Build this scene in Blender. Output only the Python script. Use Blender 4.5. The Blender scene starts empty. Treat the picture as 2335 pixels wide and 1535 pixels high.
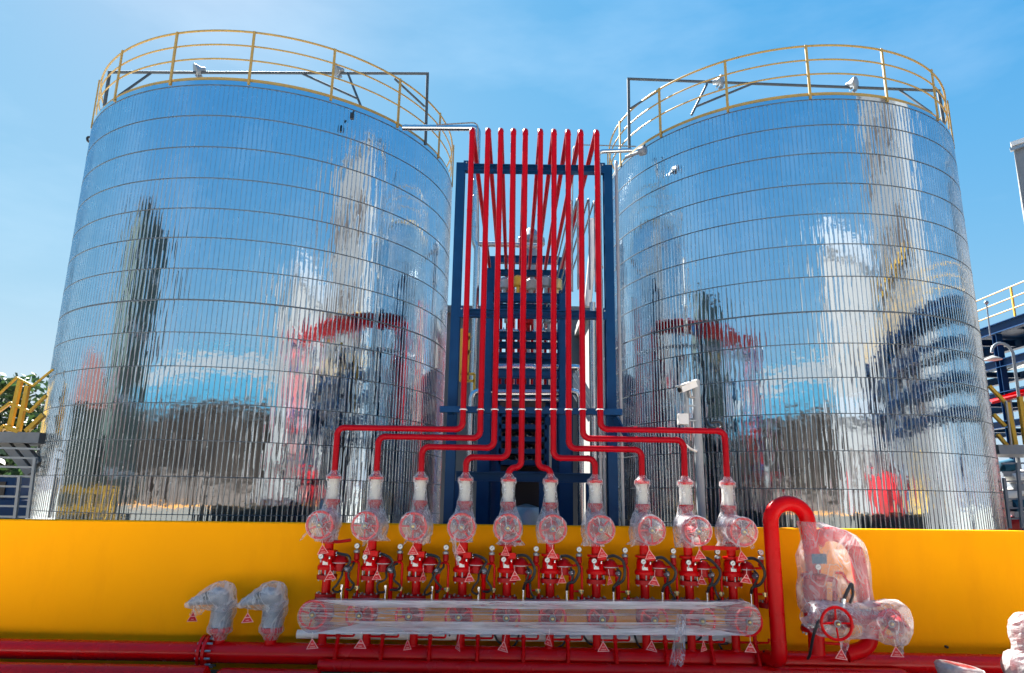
import bpy, math, random
from mathutils import Vector, Matrix, noise

rnd = random.Random(11)
sc = bpy.context.scene
COL = sc.collection
V = Vector
rad = math.radians

# ------------------------------------------------------------------ camera, sky, sun, exposure
FPX, TILT, ROLL, EYE = 1574.5, 0.2281, 0.0165, 1.75
_F = V((0, math.cos(TILT), math.sin(TILT)))
_R0 = V((1, 0, 0)); _U0 = V((0, -math.sin(TILT), math.cos(TILT)))
_R = _R0 * math.cos(ROLL) + _U0 * math.sin(ROLL)
_U = _U0 * math.cos(ROLL) - _R0 * math.sin(ROLL)
cam = bpy.data.cameras.new('camera')
cam.sensor_fit = 'HORIZONTAL'; cam.sensor_width = 36
cam.lens = FPX / 2335 * 36
cam.clip_start = 0.1; cam.clip_end = 3000
co = bpy.data.objects.new('camera', cam); COL.objects.link(co)
co.matrix_world = Matrix(((_R.x, _U.x, -_F.x, 0), (_R.y, _U.y, -_F.y, 0), (_R.z, _U.z, -_F.z, EYE), (0, 0, 0, 1)))
sc.camera = co

SUN_AZ, SUN_EL = rad(-30), rad(46)          # azimuth from +Y towards +X
world = bpy.data.worlds.new('World'); sc.world = world; world.use_nodes = True
wn = world.node_tree.nodes; wl = world.node_tree.links; wn.clear()
sky = wn.new('ShaderNodeTexSky'); sky.sky_type = 'NISHITA'; sky.sun_disc = False
sky.sun_elevation = SUN_EL; sky.sun_rotation = SUN_AZ
sky.air_density = 1.0; sky.dust_density = 0.3; sky.ozone_density = 3.0; sky.altitude = 0
EXPOSURE = 2.65
# the photograph's tone curve flattens the sky: one power per channel on the whole Sky Texture
sep = wn.new('ShaderNodeSeparateColor'); comb = wn.new('ShaderNodeCombineColor')
for _k, (_g, _s) in enumerate(((1.25, 0.071), (0.49, 0.296), (0.11, 0.735))):
    _p = wn.new('ShaderNodeMath'); _p.operation = 'POWER'; _p.inputs[1].default_value = _g
    _m = wn.new('ShaderNodeMath'); _m.operation = 'MULTIPLY'; _m.inputs[1].default_value = _s * 10 / 2 ** EXPOSURE
    wl.new(sep.outputs[_k], _p.inputs[0]); wl.new(_p.outputs[0], _m.inputs[0]); wl.new(_m.outputs[0], comb.inputs[_k])
# thin high cloud veil
tc = wn.new('ShaderNodeTexCoord'); mp = wn.new('ShaderNodeMapping'); mp.inputs['Scale'].default_value = (1.0, 1.0, 3.2)
nz = wn.new('ShaderNodeTexNoise'); nz.inputs['Scale'].default_value = 2.3; nz.inputs['Detail'].default_value = 6; nz.inputs['Roughness'].default_value = 0.55
rp = wn.new('ShaderNodeValToRGB'); rp.color_ramp.elements[0].position = 0.5; rp.color_ramp.elements[1].position = 0.85
rp.color_ramp.elements[1].color = (0.15, 0.15, 0.15, 1)
cl = wn.new('ShaderNodeMix'); cl.data_type = 'RGBA'; cl.inputs[7].default_value = (2.6, 2.85, 2.95, 1)
bg = wn.new('ShaderNodeBackground'); bg.inputs['Strength'].default_value = 0.1
wo = wn.new('ShaderNodeOutputWorld')
wl.new(sky.outputs[0], sep.inputs[0])
wl.new(tc.outputs['Generated'], mp.inputs[0]); wl.new(mp.outputs[0], nz.inputs['Vector']); wl.new(nz.outputs[0], rp.inputs[0])
wl.new(rp.outputs[0], cl.inputs[0]); wl.new(comb.outputs[0], cl.inputs[6])
sxyz = wn.new('ShaderNodeSeparateXYZ'); wl.new(tc.outputs['Generated'], sxyz.inputs[0])
hz1 = wn.new('ShaderNodeMath'); hz1.operation = 'SUBTRACT'; hz1.inputs[0].default_value = 1.0; hz1.use_clamp = True; wl.new(sxyz.outputs['Z'], hz1.inputs[1])
hz2 = wn.new('ShaderNodeMath'); hz2.operation = 'POWER'; hz2.inputs[1].default_value = 4.0; wl.new(hz1.outputs[0], hz2.inputs[0])
hz3 = wn.new('ShaderNodeMath'); hz3.operation = 'MULTIPLY'; hz3.inputs[1].default_value = 0.55; wl.new(hz2.outputs[0], hz3.inputs[0])
hzm = wn.new('ShaderNodeMix'); hzm.data_type = 'RGBA'; _q = 10 / 2 ** EXPOSURE; hzm.inputs[7].default_value = (0.66 * _q, 0.80 * _q, 0.92 * _q, 1)
wl.new(hz3.outputs[0], hzm.inputs[0]); wl.new(cl.outputs[2], hzm.inputs[6])
wl.new(hzm.outputs[2], bg.inputs['Color']); wl.new(bg.outputs[0], wo.inputs['Surface'])

sl = bpy.data.lights.new('sun', 'SUN'); sl.energy = 5.0; sl.angle = rad(0.53); sl.color = (1.0, 0.95, 0.87)
so = bpy.data.objects.new('sun', sl); COL.objects.link(so)
_sd = V((math.sin(SUN_AZ) * math.cos(SUN_EL), math.cos(SUN_AZ) * math.cos(SUN_EL), math.sin(SUN_EL)))
so.rotation_euler = _sd.to_track_quat('Z', 'Y').to_euler(); so.location = _sd * 60

vs = sc.view_settings
vs.view_transform = 'Standard'; vs.look = 'None'; vs.gamma = 1.0; vs.use_curve_mapping = False; vs.exposure = EXPOSURE
sc.cycles.max_bounces = 10; sc.cycles.transparent_max_bounces = 24; sc.cycles.glossy_bounces = 6
sc.cycles.use_denoising = True; sc.cycles.caustics_reflective = False; sc.cycles.caustics_refractive = False
sc.cycles.sample_clamp_indirect = 6

def at(px, py, Y):
    """Point of the place seen at photo pixel (px, py), Y metres in front of the camera."""
    d = _R * ((px - 1167.5) / FPX) - _U * ((py - 767.5) / FPX) + _F
    p = d * (Y / d.y)
    return V((p.x, p.y, p.z + EYE))
def zf(py, Y=7.3): return at(1160, py, Y).z

# ------------------------------------------------------------------ mesh helper
class MB:
    def __init__(s): s.v = []; s.f = []
    def add(s, vs_, fs):
        o = len(s.v); s.v += [tuple(p) for p in vs_]; s.f += [tuple(i + o for i in q) for q in fs]; return s
    def box(s, c, d, rot=None):
        c = V(c); h = V(d) / 2
        pts = [V((x * h.x, y * h.y, z * h.z)) for x in (-1, 1) for y in (-1, 1) for z in (-1, 1)]
        if rot is not None: pts = [rot @ p for p in pts]
        return s.add([c + p for p in pts], [(0, 1, 3, 2), (4, 6, 7, 5), (0, 4, 5, 1), (2, 3, 7, 6), (0, 2, 6, 4), (1, 5, 7, 3)])
    def bar(s, a, b, w, h=None, up=(0, 0, 1)):
        """rectangular bar from a to b"""
        a = V(a); b = V(b); h = h or w; d = (b - a); L = d.length; d.normalize()
        u = V(up)
        if abs(d.dot(u)) > 0.98: u = V((0, 1, 0))
        x = d.cross(u).normalized(); z = x.cross(d).normalized()
        m = Matrix((x, d, z)).transposed()
        return s.box((a + b) / 2, (w, L, h), m)
    def ibeam(s, a, b, w, h, t=0.012, up=(0, 0, 1)):
        a = V(a); b = V(b); d = (b - a).normalized(); u = V(up)
        if abs(d.dot(u)) > 0.98: u = V((0, 1, 0))
        x = d.cross(u).normalized(); z = x.cross(d).normalized()
        s.bar(a + z * (h / 2 - t / 2), b + z * (h / 2 - t / 2), w, t, up); s.bar(a - z * (h / 2 - t / 2), b - z * (h / 2 - t / 2), w, t, up)
        return s.bar(a, b, t, h - 2 * t, up)
    def cyl(s, a, b, r, r1=None, n=14, caps=True):
        a = V(a); b = V(b); r1 = r if r1 is None else r1
        return s.sweep([a, b], [r, r1], n, caps)
    def sweep(s, pts, rs, n=12, caps=True, ell=None):
        pts = [V(p) for p in pts]; N = len(pts)
        if not isinstance(rs, (list, tuple)): rs = [rs] * N
        T = []
        for i in range(N):
            t = (pts[min(i + 1, N - 1)] - pts[max(i - 1, 0)])
            T.append(t.normalized())
        u = V((0, 0, 1)) if abs(T[0].z) < 0.9 else V((0, 1, 0))
        x = T[0].cross(u).normalized()
        vs_ = []; fs = []
        for i in range(N):
            x = (x - T[i] * x.dot(T[i])).normalized(); y = T[i].cross(x)
            for k in range(n):
                a = 2 * math.pi * k / n
                vs_.append(pts[i] + (x * math.cos(a) + y * math.sin(a)) * rs[i])
        for i in range(N - 1):
            for k in range(n):
                k2 = (k + 1) % n
                fs.append((i * n + k, i * n + k2, (i + 1) * n + k2, (i + 1) * n + k))
        if caps:
            fs.append(tuple(range(n))[::-1]); fs.append(tuple((N - 1) * n + k for k in range(n)))
        return s.add(vs_, fs)
    def tube(s, pts, r, bend=0.0, n=12, seg=6, caps=True):
        return s.sweep(rounded(pts, bend, seg), r, n, caps)
    def lathe(s, prof, o=(0, 0, 0), ax=(0, 0, 1), n=20):
        """prof: (radius, height) pairs"""
        ax = V(ax).normalized(); o = V(o)
        u = V((0, 0, 1)) if abs(ax.z) < 0.9 else V((0, 1, 0))
        x = ax.cross(u).normalized(); y = ax.cross(x)
        vs_ = []; fs = []
        for r, h in prof:
            for k in range(n):
                a = 2 * math.pi * k / n
                vs_.append(o + ax * h + (x * math.cos(a) + y * math.sin(a)) * max(r, 1e-4))
        for i in range(len(prof) - 1):
            for k in range(n):
                k2 = (k + 1) % n
                fs.append((i * n + k, i * n + k2, (i + 1) * n + k2, (i + 1) * n + k))
        fs.append(tuple(range(n))[::-1]); fs.append(tuple((len(prof) - 1) * n + k for k in range(n)))
        return s.add(vs_, fs)
    def torus(s, c, ax, R, r, n=28, m=8, a0=0.0, a1=2 * math.pi):
        ax = V(ax).normalized(); c = V(c)
        u = V((0, 0, 1)) if abs(ax.z) < 0.9 else V((0, 1, 0))
        x = ax.cross(u).normalized(); y = ax.cross(x)
        full = abs(a1 - a0 - 2 * math.pi) < 1e-6
        N = n if full else n + 1
        vs_ = []; fs = []
        for i in range(N):
            a = a0 + (a1 - a0) * i / n; d = x * math.cos(a) + y * math.sin(a)
            for k in range(m):
                b = 2 * math.pi * k / m
                vs_.append(c + d * (R + r * math.cos(b)) + ax * (r * math.sin(b)))
        for i in range(n):
            i2 = (i + 1) % N
            for k in range(m):
                k2 = (k + 1) % m
                fs.append((i * m + k, i2 * m + k, i2 * m + k2, i * m + k2))
        return s.add(vs_, fs)
    def ball(s, c, r, n=12, m=8, sc_=(1, 1, 1)):
        c = V(c); vs_ = []; fs = []
        for i in range(m + 1):
            t = math.pi * i / m
            for k in range(n):
                a = 2 * math.pi * k / n
                vs_.append(c + V((r * sc_[0] * math.sin(t) * math.cos(a), r * sc_[1] * math.sin(t) * math.sin(a), r * sc_[2] * math.cos(t))))
        for i in range(m):
            for k in range(n):
                k2 = (k + 1) % n
                fs.append((i * n + k, (i + 1) * n + k, (i + 1) * n + k2, i * n + k2))
        return s.add(vs_, fs)
    def build(s, name, mat, parent=None, sharp=38, flat=False, local=False):
        me = bpy.data.meshes.new(name)
        off = V((0, 0, 0))
        if parent is not None and not local:
            p = parent
            while p is not None: off += p.location; p = p.parent
        me.from_pydata([(V(p) - off) for p in s.v], [], s.f)
        me.materials.append(mat)
        if not flat:
            me.shade_smooth()
            me.set_sharp_from_angle(angle=rad(sharp))
        me.update()
        o = bpy.data.objects.new(name, me); COL.objects.link(o)
        if parent is not None: o.parent = parent
        return o

def rounded(pts, bend, seg=6):
    pts = [V(p) for p in pts]
    if bend <= 0 or len(pts) < 3: return pts
    out = [pts[0]]
    for i in range(1, len(pts) - 1):
        a, b, c = pts[i - 1], pts[i], pts[i + 1]
        d1 = (a - b); d2 = (c - b); l = min(bend, d1.length * 0.49, d2.length * 0.49)
        p = b + d1.normalized() * l; q = b + d2.normalized() * l
        ang = d1.angle(d2)
        for k in range(seg + 1):
            t = k / seg
            out.append(p * (1 - t) ** 2 + b * 2 * t * (1 - t) + q * t * t)   # close to an arc
    out.append(pts[-1]); return out

def smoothpath(pts, n=6):
    """Catmull-Rom"""
    P = [V(p) for p in pts]; P = [P[0] * 2 - P[1]] + P + [P[-1] * 2 - P[-2]]; out = []
    for i in range(1, len(P) - 2):
        for k in range(n):
            t = k / n; p0, p1, p2, p3 = P[i - 1:i + 3]
            out.append(0.5 * (2 * p1 + (p2 - p0) * t + (2 * p0 - 5 * p1 + 4 * p2 - p3) * t * t + (3 * p1 - p0 - 3 * p2 + p3) * t ** 3))
    out.append(P[-2]); return out

def tag(o, label, cat, group=None):
    o['label'] = label; o['category'] = cat
    if group: o['group'] = group
    return o
def thing(name, label, cat, loc=(0, 0, 0), group=None):
    o = bpy.data.objects.new(name, None); COL.objects.link(o); o.location = loc; o.empty_display_size = 0.2
    return tag(o, label, cat, group)
def structure(o): o['kind'] = 'structure'; return o
def copy_tree(o, parent=None, skip=()):
    c = o.copy(); COL.objects.link(c)
    if parent is not None: c.parent = parent
    for ch in list(o.children):
        if ch.name.split('.')[0] not in skip: copy_tree(ch, c)
    return c

# ------------------------------------------------------------------ materials
def mat_new(name):
    m = bpy.data.materials.new(name); m.use_nodes = True
    n = m.node_tree.nodes; b = n['Principled BSDF']; return m, n, m.node_tree.links, b
def paint(name, col, rough=0.35, metal=0.0, var=0.12, scale=6.0, bump=0.0, bscale=40.0, coat=0.0, spec=0.5, dirt=None, dscale=2.0, damount=0.5, stretch=None):
    m, n, l, b = mat_new(name)
    tcx = n.new('ShaderNodeTexCoord'); src = tcx.outputs['Object']
    if stretch:
        mpx = n.new('ShaderNodeMapping'); mpx.inputs['Scale'].default_value = stretch; l.new(src, mpx.inputs[0]); src = mpx.outputs[0]
    nx = n.new('ShaderNodeTexNoise'); nx.inputs['Scale'].default_value = scale; nx.inputs['Detail'].default_value = 5
    l.new(src, nx.inputs['Vector'])
    mx = n.new('ShaderNodeMix'); mx.data_type = 'RGBA'
    mx.inputs[6].default_value = (*[c * (1 - var) for c in col], 1); mx.inputs[7].default_value = (*[min(1, c * (1 + var)) for c in col], 1)
    l.new(nx.outputs[0], mx.inputs[0]); out = mx.outputs[2]
    if dirt:
        nd = n.new('ShaderNodeTexNoise'); nd.inputs['Scale'].default_value = dscale; nd.inputs['Detail'].default_value = 8; nd.inputs['Roughness'].default_value = 0.65
        l.new(src, nd.inputs['Vector'])
        rr = n.new('ShaderNodeValToRGB'); rr.color_ramp.elements[0].position = 0.5; rr.color_ramp.elements[1].position = 0.75
        rr.color_ramp.elements[1].color = (damount,) * 3 + (1,)
        l.new(nd.outputs[0], rr.inputs[0])
        md = n.new('ShaderNodeMix'); md.data_type = 'RGBA'; md.inputs[7].default_value = (*dirt, 1)
        l.new(rr.outputs[0], md.inputs[0]); l.new(out, md.inputs[6]); out = md.outputs[2]
    l.new(out, b.inputs['Base Color'])
    b.inputs['Roughness'].default_value = rough; b.inputs['Metallic'].default_value = metal
    b.inputs['Specular IOR Level'].default_value = spec; b.inputs['Coat Weight'].default_value = coat; b.inputs['Coat Roughness'].default_value = 0.12
    rn = n.new('ShaderNodeMapRange'); rn.inputs[3].default_value = max(0.02, rough - 0.07); rn.inputs[4].default_value = rough + 0.1
    l.new(nx.outputs[0], rn.inputs[0]); l.new(rn.outputs[0], b.inputs['Roughness'])
    if bump > 0:
        nb = n.new('ShaderNodeTexNoise'); nb.inputs['Scale'].default_value = bscale; nb.inputs['Detail'].default_value = 4; l.new(src, nb.inputs['Vector'])
        bp = n.new('ShaderNodeBump'); bp.inputs['Strength'].default_value = bump; bp.inputs['Distance'].default_value = 0.02
        l.new(nb.outputs[0], bp.inputs['Height']); l.new(bp.outputs[0], b.inputs['Normal'])
    return m

M = {}
M['red'] = paint('red_paint', (0.54, 0.001, 0.003), 0.27, var=0.10, coat=0.0, spec=0.11, bump=0.03, bscale=60, dirt=(0.40, 0.012, 0.014), dscale=5, damount=0.3)
M['headerred'] = paint('header_red_paint', (0.56, 0.001, 0.003), 0.24, var=0.12, spec=0.28, bump=0.05, bscale=25, dirt=(0.36, 0.006, 0.012), dscale=3, damount=0.5)
M['riser'] = paint('riser_crimson_paint', (0.31, 0.001, 0.007), 0.32, var=0.16, spec=0.10, bump=0.03, bscale=60, dirt=(0.28, 0.004, 0.010), dscale=4, damount=0.4)
M['railcream'] = paint('faded_yellow_rail', (0.37, 0.235, 0.055), 0.5, var=0.15, dirt=(0.25, 0.2, 0.12), dscale=7, damount=0.4)
M['darkred'] = paint('cast_red_paint', (0.34, 0.0015, 0.004), 0.40, var=0.2, spec=0.2, bump=0.12, bscale=90)
M['yellow_wall'] = paint('yellow_wall_paint', (0.90, 0.34, 0.002), 0.8, var=0.04, scale=1.3, bump=0.10, bscale=55, spec=0.05, dirt=(0.76, 0.27, 0.004), dscale=1.6, damount=0.5, stretch=(1.0, 1.0, 0.28))
M['yellow'] = paint('yellow_rail_paint', (0.54, 0.31, 0.02), 0.4, var=0.12, dirt=(0.35, 0.25, 0.08), dscale=7, damount=0.4)
M['navy'] = paint('navy_steel_paint', (0.0008, 0.032, 0.105), 0.45, var=0.25, spec=0.15, dirt=(0.003, 0.05, 0.125), dscale=4, damount=0.4)
M['blue'] = paint('blue_fascia', (0.001, 0.075, 0.135), 0.85, var=0.1)
M['steel'] = paint('stainless_pipe', (0.56, 0.58, 0.60), 0.22, metal=1.0, var=0.08, scale=9, bump=0.04)
M['galv'] = paint('galvanised_steel', (0.32, 0.34, 0.36), 0.45, metal=0.7, var=0.14, scale=8)
M['greysteel'] = paint('grey_steel_paint', (0.20, 0.21, 0.22), 0.5, var=0.12, dirt=(0.13, 0.13, 0.125), dscale=5)
M['framegrey'] = paint('roof_frame_paint', (0.05, 0.065, 0.08), 0.6, var=0.15)
M['polegrey'] = paint('pole_paint', (0.30, 0.32, 0.34), 0.45, var=0.1, dirt=(0.22, 0.22, 0.22), dscale=4)
M['band'] = paint('clad_band', (0.10, 0.12, 0.14), 0.5, metal=0.3, var=0.15)
M['white'] = paint('white_pvc', (0.76, 0.75, 0.72), 0.4, var=0.05, dirt=(0.5, 0.48, 0.44), dscale=6, damount=0.4)
M['whitewall'] = paint('white_cladding', (0.135, 0.14, 0.147), 0.6, var=0.05, scale=0.6, stretch=(1, 1, 0.3))
M['greywall'] = paint('grey_concrete_wall', (0.19, 0.19, 0.185), 0.8, var=0.12, scale=1.2, bump=0.2, bscale=12, dirt=(0.17, 0.17, 0.165), dscale=0.9)
M['concrete'] = paint('concrete_ground', (0.56, 0.53, 0.48), 0.85, var=0.12, scale=0.4, bump=0.2, bscale=20, dirt=(0.30, 0.29, 0.28), dscale=0.25)
M['darkstrip'] = paint('bounce_cut_ground', (0.13, 0.12, 0.11), 0.95, var=0.4, scale=30, bump=0.6, bscale=60)  # dark tone that dims ground bounce onto the low pipes
M['pad'] = paint('tank_pad_concrete', (0.10, 0.095, 0.09), 0.9, var=0.25, scale=2)
M['truckred'] = paint('truck_red', (0.22, 0.006, 0.01), 0.4, var=0.1)
M['shedroof'] = paint('dull_shed_roof', (0.075, 0.08, 0.085), 0.8, var=0.2)
M['wallback'] = paint('bare_wall_back', (0.09, 0.09, 0.085), 0.9, var=0.2)
M['asphalt'] = paint('far_ground', (0.20, 0.20, 0.18), 0.9, var=0.25, scale=0.02)
M['black'] = paint('black_rubber', (0.012, 0.012, 0.014), 0.42, var=0.2)
M['dark'] = paint('dark_opening', (0.045, 0.035, 0.032), 0.7, var=0.3, scale=0.7)
M['darkgreen'] = paint('dark_green_cladding', (0.02, 0.035, 0.032), 0.5, var=0.3, scale=0.8)
M['brick'] = paint('brick_red_roof', (0.13, 0.036, 0.028), 0.7, var=0.15)
M['gauge'] = paint('gauge_face', (0.62, 0.62, 0.60), 0.3, var=0.02)
M['brass'] = paint('brass_fitting', (0.55, 0.42, 0.2), 0.3, metal=0.9, var=0.1)
M['primer'] = paint('cream_coated_pipe', (0.50, 0.48, 0.42), 0.5, var=0.1, scale=18)
M['greycast'] = paint('grey_cast_metal', (0.20, 0.23, 0.27), 0.4, metal=0.3, var=0.2, scale=14)
M['tagred'] = paint('tag_red_plastic', (0.55, 0.006, 0.010), 0.4, var=0.05, spec=0.3)
M['tagwhite'] = paint('tag_white_print', (0.72, 0.31, 0.29), 0.5, var=0.02, spec=0.2)
M['bark'] = paint('bark', (0.10, 0.07, 0.05), 0.9, var=0.3, bump=0.5, bscale=15)

def leaf_mat(name, c):
    m, n, l, b = mat_new(name)
    g = n.new('ShaderNodeNewGeometry'); r = n.new('ShaderNodeMapRange'); r.inputs[3].default_value = 0.55; r.inputs[4].default_value = 1.6
    l.new(g.outputs['Random Per Island'], r.inputs[0])
    mx = n.new('ShaderNodeVectorMath'); mx.operation = 'SCALE'; mx.inputs[0].default_value = c
    l.new(r.outputs[0], mx.inputs['Scale']); l.new(mx.outputs[0], b.inputs['Base Color']); b.inputs['Roughness'].default_value = 0.5
    t = n.new('ShaderNodeBsdfTranslucent'); l.new(mx.outputs[0], t.inputs[0])
    a = n.new('ShaderNodeMixShader'); a.inputs[0].default_value = 0.3
    l.new(b.outputs[0], a.inputs[1]); l.new(t.outputs[0], a.inputs[2]); l.new(a.outputs[0], n['Material Output'].inputs[0]); return m
M['leaf'] = leaf_mat('leaf_green', (0.030, 0.062, 0.018))

def mirror_mat():
    m, n, l, b = mat_new('polished_cladding')
    b.inputs['Metallic'].default_value = 1.0; b.inputs['Base Color'].default_value = (0.64, 0.70, 0.745, 1)
    tcx = n.new('ShaderNodeTexCoord'); mpx = n.new('ShaderNodeMapping'); mpx.inputs['Scale'].default_value = (14, 14, 1.2)
    nx = n.new('ShaderNodeTexNoise'); nx.inputs['Scale'].default_value = 1.0; nx.inputs['Detail'].default_value = 4
    l.new(tcx.outputs['Object'], mpx.inputs[0]); l.new(mpx.outputs[0], nx.inputs['Vector'])
    r = n.new('ShaderNodeMapRange'); r.inputs[3].default_value = 0.025; r.inputs[4].default_value = 0.10; l.new(nx.outputs[0], r.inputs[0]); l.new(r.outputs[0], b.inputs['Roughness'])
    nb = n.new('ShaderNodeTexNoise'); nb.inputs['Scale'].default_value = 3.5; nb.inputs['Detail'].default_value = 2
    l.new(tcx.outputs['Object'], nb.inputs['Vector'])
    bp = n.new('ShaderNodeBump'); bp.inputs['Strength'].default_value = 0.06; bp.inputs['Distance'].default_value = 0.03
    l.new(nb.outputs[0], bp.inputs['Height']); l.new(bp.outputs[0], b.inputs['Normal'])
    return m
M['mirror'] = mirror_mat()
M['seam'] = paint('folded_seam_metal', (0.55, 0.60, 0.64), 0.24, metal=1.0, var=0.25, scale=3)

def film_mat(name, lo, hi, stretch, scale=9.0, bump=0.5, creases=(), col=(0.80, 0.81, 0.84)):
    m, n, l, b = mat_new(name)
    tcx = n.new('ShaderNodeTexCoord'); mpx = n.new('ShaderNodeMapping'); mpx.inputs['Scale'].default_value = stretch
    l.new(tcx.outputs['Object'], mpx.inputs[0])
    nx = n.new('ShaderNodeTexNoise'); nx.inputs['Scale'].default_value = scale; nx.inputs['Detail'].default_value = 6; nx.inputs['Roughness'].default_value = 0.62; nx.inputs['Distortion'].default_value = 0.6
    l.new(mpx.outputs[0], nx.inputs['Vector'])
    r = n.new('ShaderNodeMapRange'); r.inputs[1].default_value = 0.30; r.inputs[2].default_value = 0.72; r.inputs[3].default_value = lo; r.inputs[4].default_value = hi
    l.new(nx.outputs[0], r.inputs[0]); base = r.outputs[0]
    for sc_, wd_, st_ in creases:                       # sharp whitish crease lines
        nc = n.new('ShaderNodeTexNoise'); nc.inputs['Scale'].default_value = scale * sc_; nc.inputs['Detail'].default_value = 2.5; nc.inputs['Distortion'].default_value = 1.2
        l.new(mpx.outputs[0], nc.inputs['Vector'])
        s1 = n.new('ShaderNodeMath'); s1.operation = 'SUBTRACT'; s1.inputs[1].default_value = 0.5; l.new(nc.outputs[0], s1.inputs[0])
        s2 = n.new('ShaderNodeMath'); s2.operation = 'ABSOLUTE'; l.new(s1.outputs[0], s2.inputs[0])
        s3 = n.new('ShaderNodeMapRange'); s3.inputs[1].default_value = 0; s3.inputs[2].default_value = wd_; s3.inputs[3].default_value = st_; s3.inputs[4].default_value = 0.0; l.new(s2.outputs[0], s3.inputs[0])
        s4 = n.new('ShaderNodeMath'); s4.operation = 'MAXIMUM'; l.new(base, s4.inputs[0]); l.new(s3.outputs[0], s4.inputs[1]); base = s4.outputs[0]
    lw = n.new('ShaderNodeLayerWeight'); lw.inputs[0].default_value = 0.35          # more film to look through edge-on
    ad = n.new('ShaderNodeMath'); ad.operation = 'MULTIPLY_ADD'; ad.inputs[1].default_value = 0.30; ad.use_clamp = True
    l.new(lw.outputs['Facing'], ad.inputs[0]); l.new(base, ad.inputs[2])
    nb = n.new('ShaderNodeTexNoise'); nb.inputs['Scale'].default_value = scale * 2.2; nb.inputs['Detail'].default_value = 5; l.new(mpx.outputs[0], nb.inputs['Vector'])
    bp = n.new('ShaderNodeBump'); bp.inputs['Strength'].default_value = bump; bp.inputs['Distance'].default_value = 0.02
    l.new(nb.outputs[0], bp.inputs['Height']); l.new(bp.outputs[0], b.inputs['Normal'])
    b.inputs['Base Color'].default_value = (*col, 1); b.inputs['Roughness'].default_value = 0.13; b.inputs['Specular IOR Level'].default_value = 0.8
    tl = n.new('ShaderNodeBsdfTranslucent'); tl.inputs[0].default_value = (*col, 1); l.new(bp.outputs[0], tl.inputs['Normal'])
    m1 = n.new('ShaderNodeMixShader'); m1.inputs[0].default_value = 0.4; l.new(b.outputs[0], m1.inputs[1]); l.new(tl.outputs[0], m1.inputs[2])
    tr = n.new('ShaderNodeBsdfTransparent'); tr.inputs[0].default_value = (0.96, 0.96, 0.97, 1)
    m2 = n.new('ShaderNodeMixShader'); l.new(ad.outputs[0], m2.inputs[0]); l.new(tr.outputs[0], m2.inputs[1]); l.new(m1.outputs[0], m2.inputs[2])
    l.new(m2.outputs[0], n['Material Output'].inputs[0]); return m
M['film'] = film_mat('clear_film', 0.04, 0.34, (1, 1, 0.55), 7, 1.0, ((.8, .035, .66), (1.7, .045, .34)))
M['filmbag'] = film_mat('loose_film_bag', 0.07, 0.36, (1, 1, 0.6), 6, 1.0, ((.6, .045, .5), (1.5, .05, .30)))
M['filmlong'] = film_mat('stretched_film', 0.05, 0.34, (0.05, 1, 1.3), 22, 0.4, ((.6, .04, .55), (1.3, .05, .25)))
M['filmband'] = film_mat('layered_film', 0.15, 0.80, (0.07, 1, 1.2), 26, 0.4)
M['filmthick'] = film_mat('thick_white_film', 0.55, 0.98, (1, 1, 1), 12, 0.9, (), (0.46, 0.455, 0.46))

# ------------------------------------------------------------------ setting
def sheet(name, x0, x1, y0, y1, z, mat):
    o = MB().add([(x0, y0, z), (x1, y0, z), (x1, y1, z), (x0, y1, z)], [(0, 1, 2, 3)]).build(name, mat, flat=True)
    return structure(o)
sheet('ground', -900, 900, -900, 900, -0.012, M['asphalt'])
sheet('pavement', -45, 45, -45, 60, 0.0, M['concrete'])
sheet('tank_pad', -14, 16, 7.71, 26, 0.006, M['pad'])
sheet('bounce_cut_strip', -12, 14, 6.75, 7.545, 0.006, M['darkstrip'])  # unseen dark sheet, added to cut bounce light along the wall foot

# yellow wall with a chamfered, slightly falling top
WY = 7.55
zl, zr = at(0, 1184, WY).z, at(2335, 1211, WY).z
xl, xr = at(0, 1184, WY).x, at(2335, 1211, WY).x
def wtop(x): return zl + (zr - zl) * (x - xl) / (xr - xl)
b = MB(); prof = []
for x in (-11.0, 13.0):
    t = wtop(x); prof += [(x, WY, 0), (x, WY, t - 0.012), (x, WY + 0.012, t), (x, WY + 0.14, t), (x, WY + 0.15, t - 0.012), (x, WY + 0.15, 0)]
b.add(prof, [(i, i + 1, i + 7, i + 6) for i in range(5)] + [(0, 1, 2, 3, 4, 5)[::-1], (6, 7, 8, 9, 10, 11)])
wall = b.build('yellow_wall', M['yellow_wall'], flat=True)
wall.data.materials.append(M['wallback']); wall.data.polygons[4].material_index = 1
tag(wall, 'long low bright yellow painted wall behind the red fire pipework', 'wall')
p = at(2156, 1474, WY)
MB().cyl((p.x, WY + 0.002, p.z), (p.x + .004, WY - 0.03, p.z - .004), 0.012, n=10).build('weep_pipe', M['dark'], wall)

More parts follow.
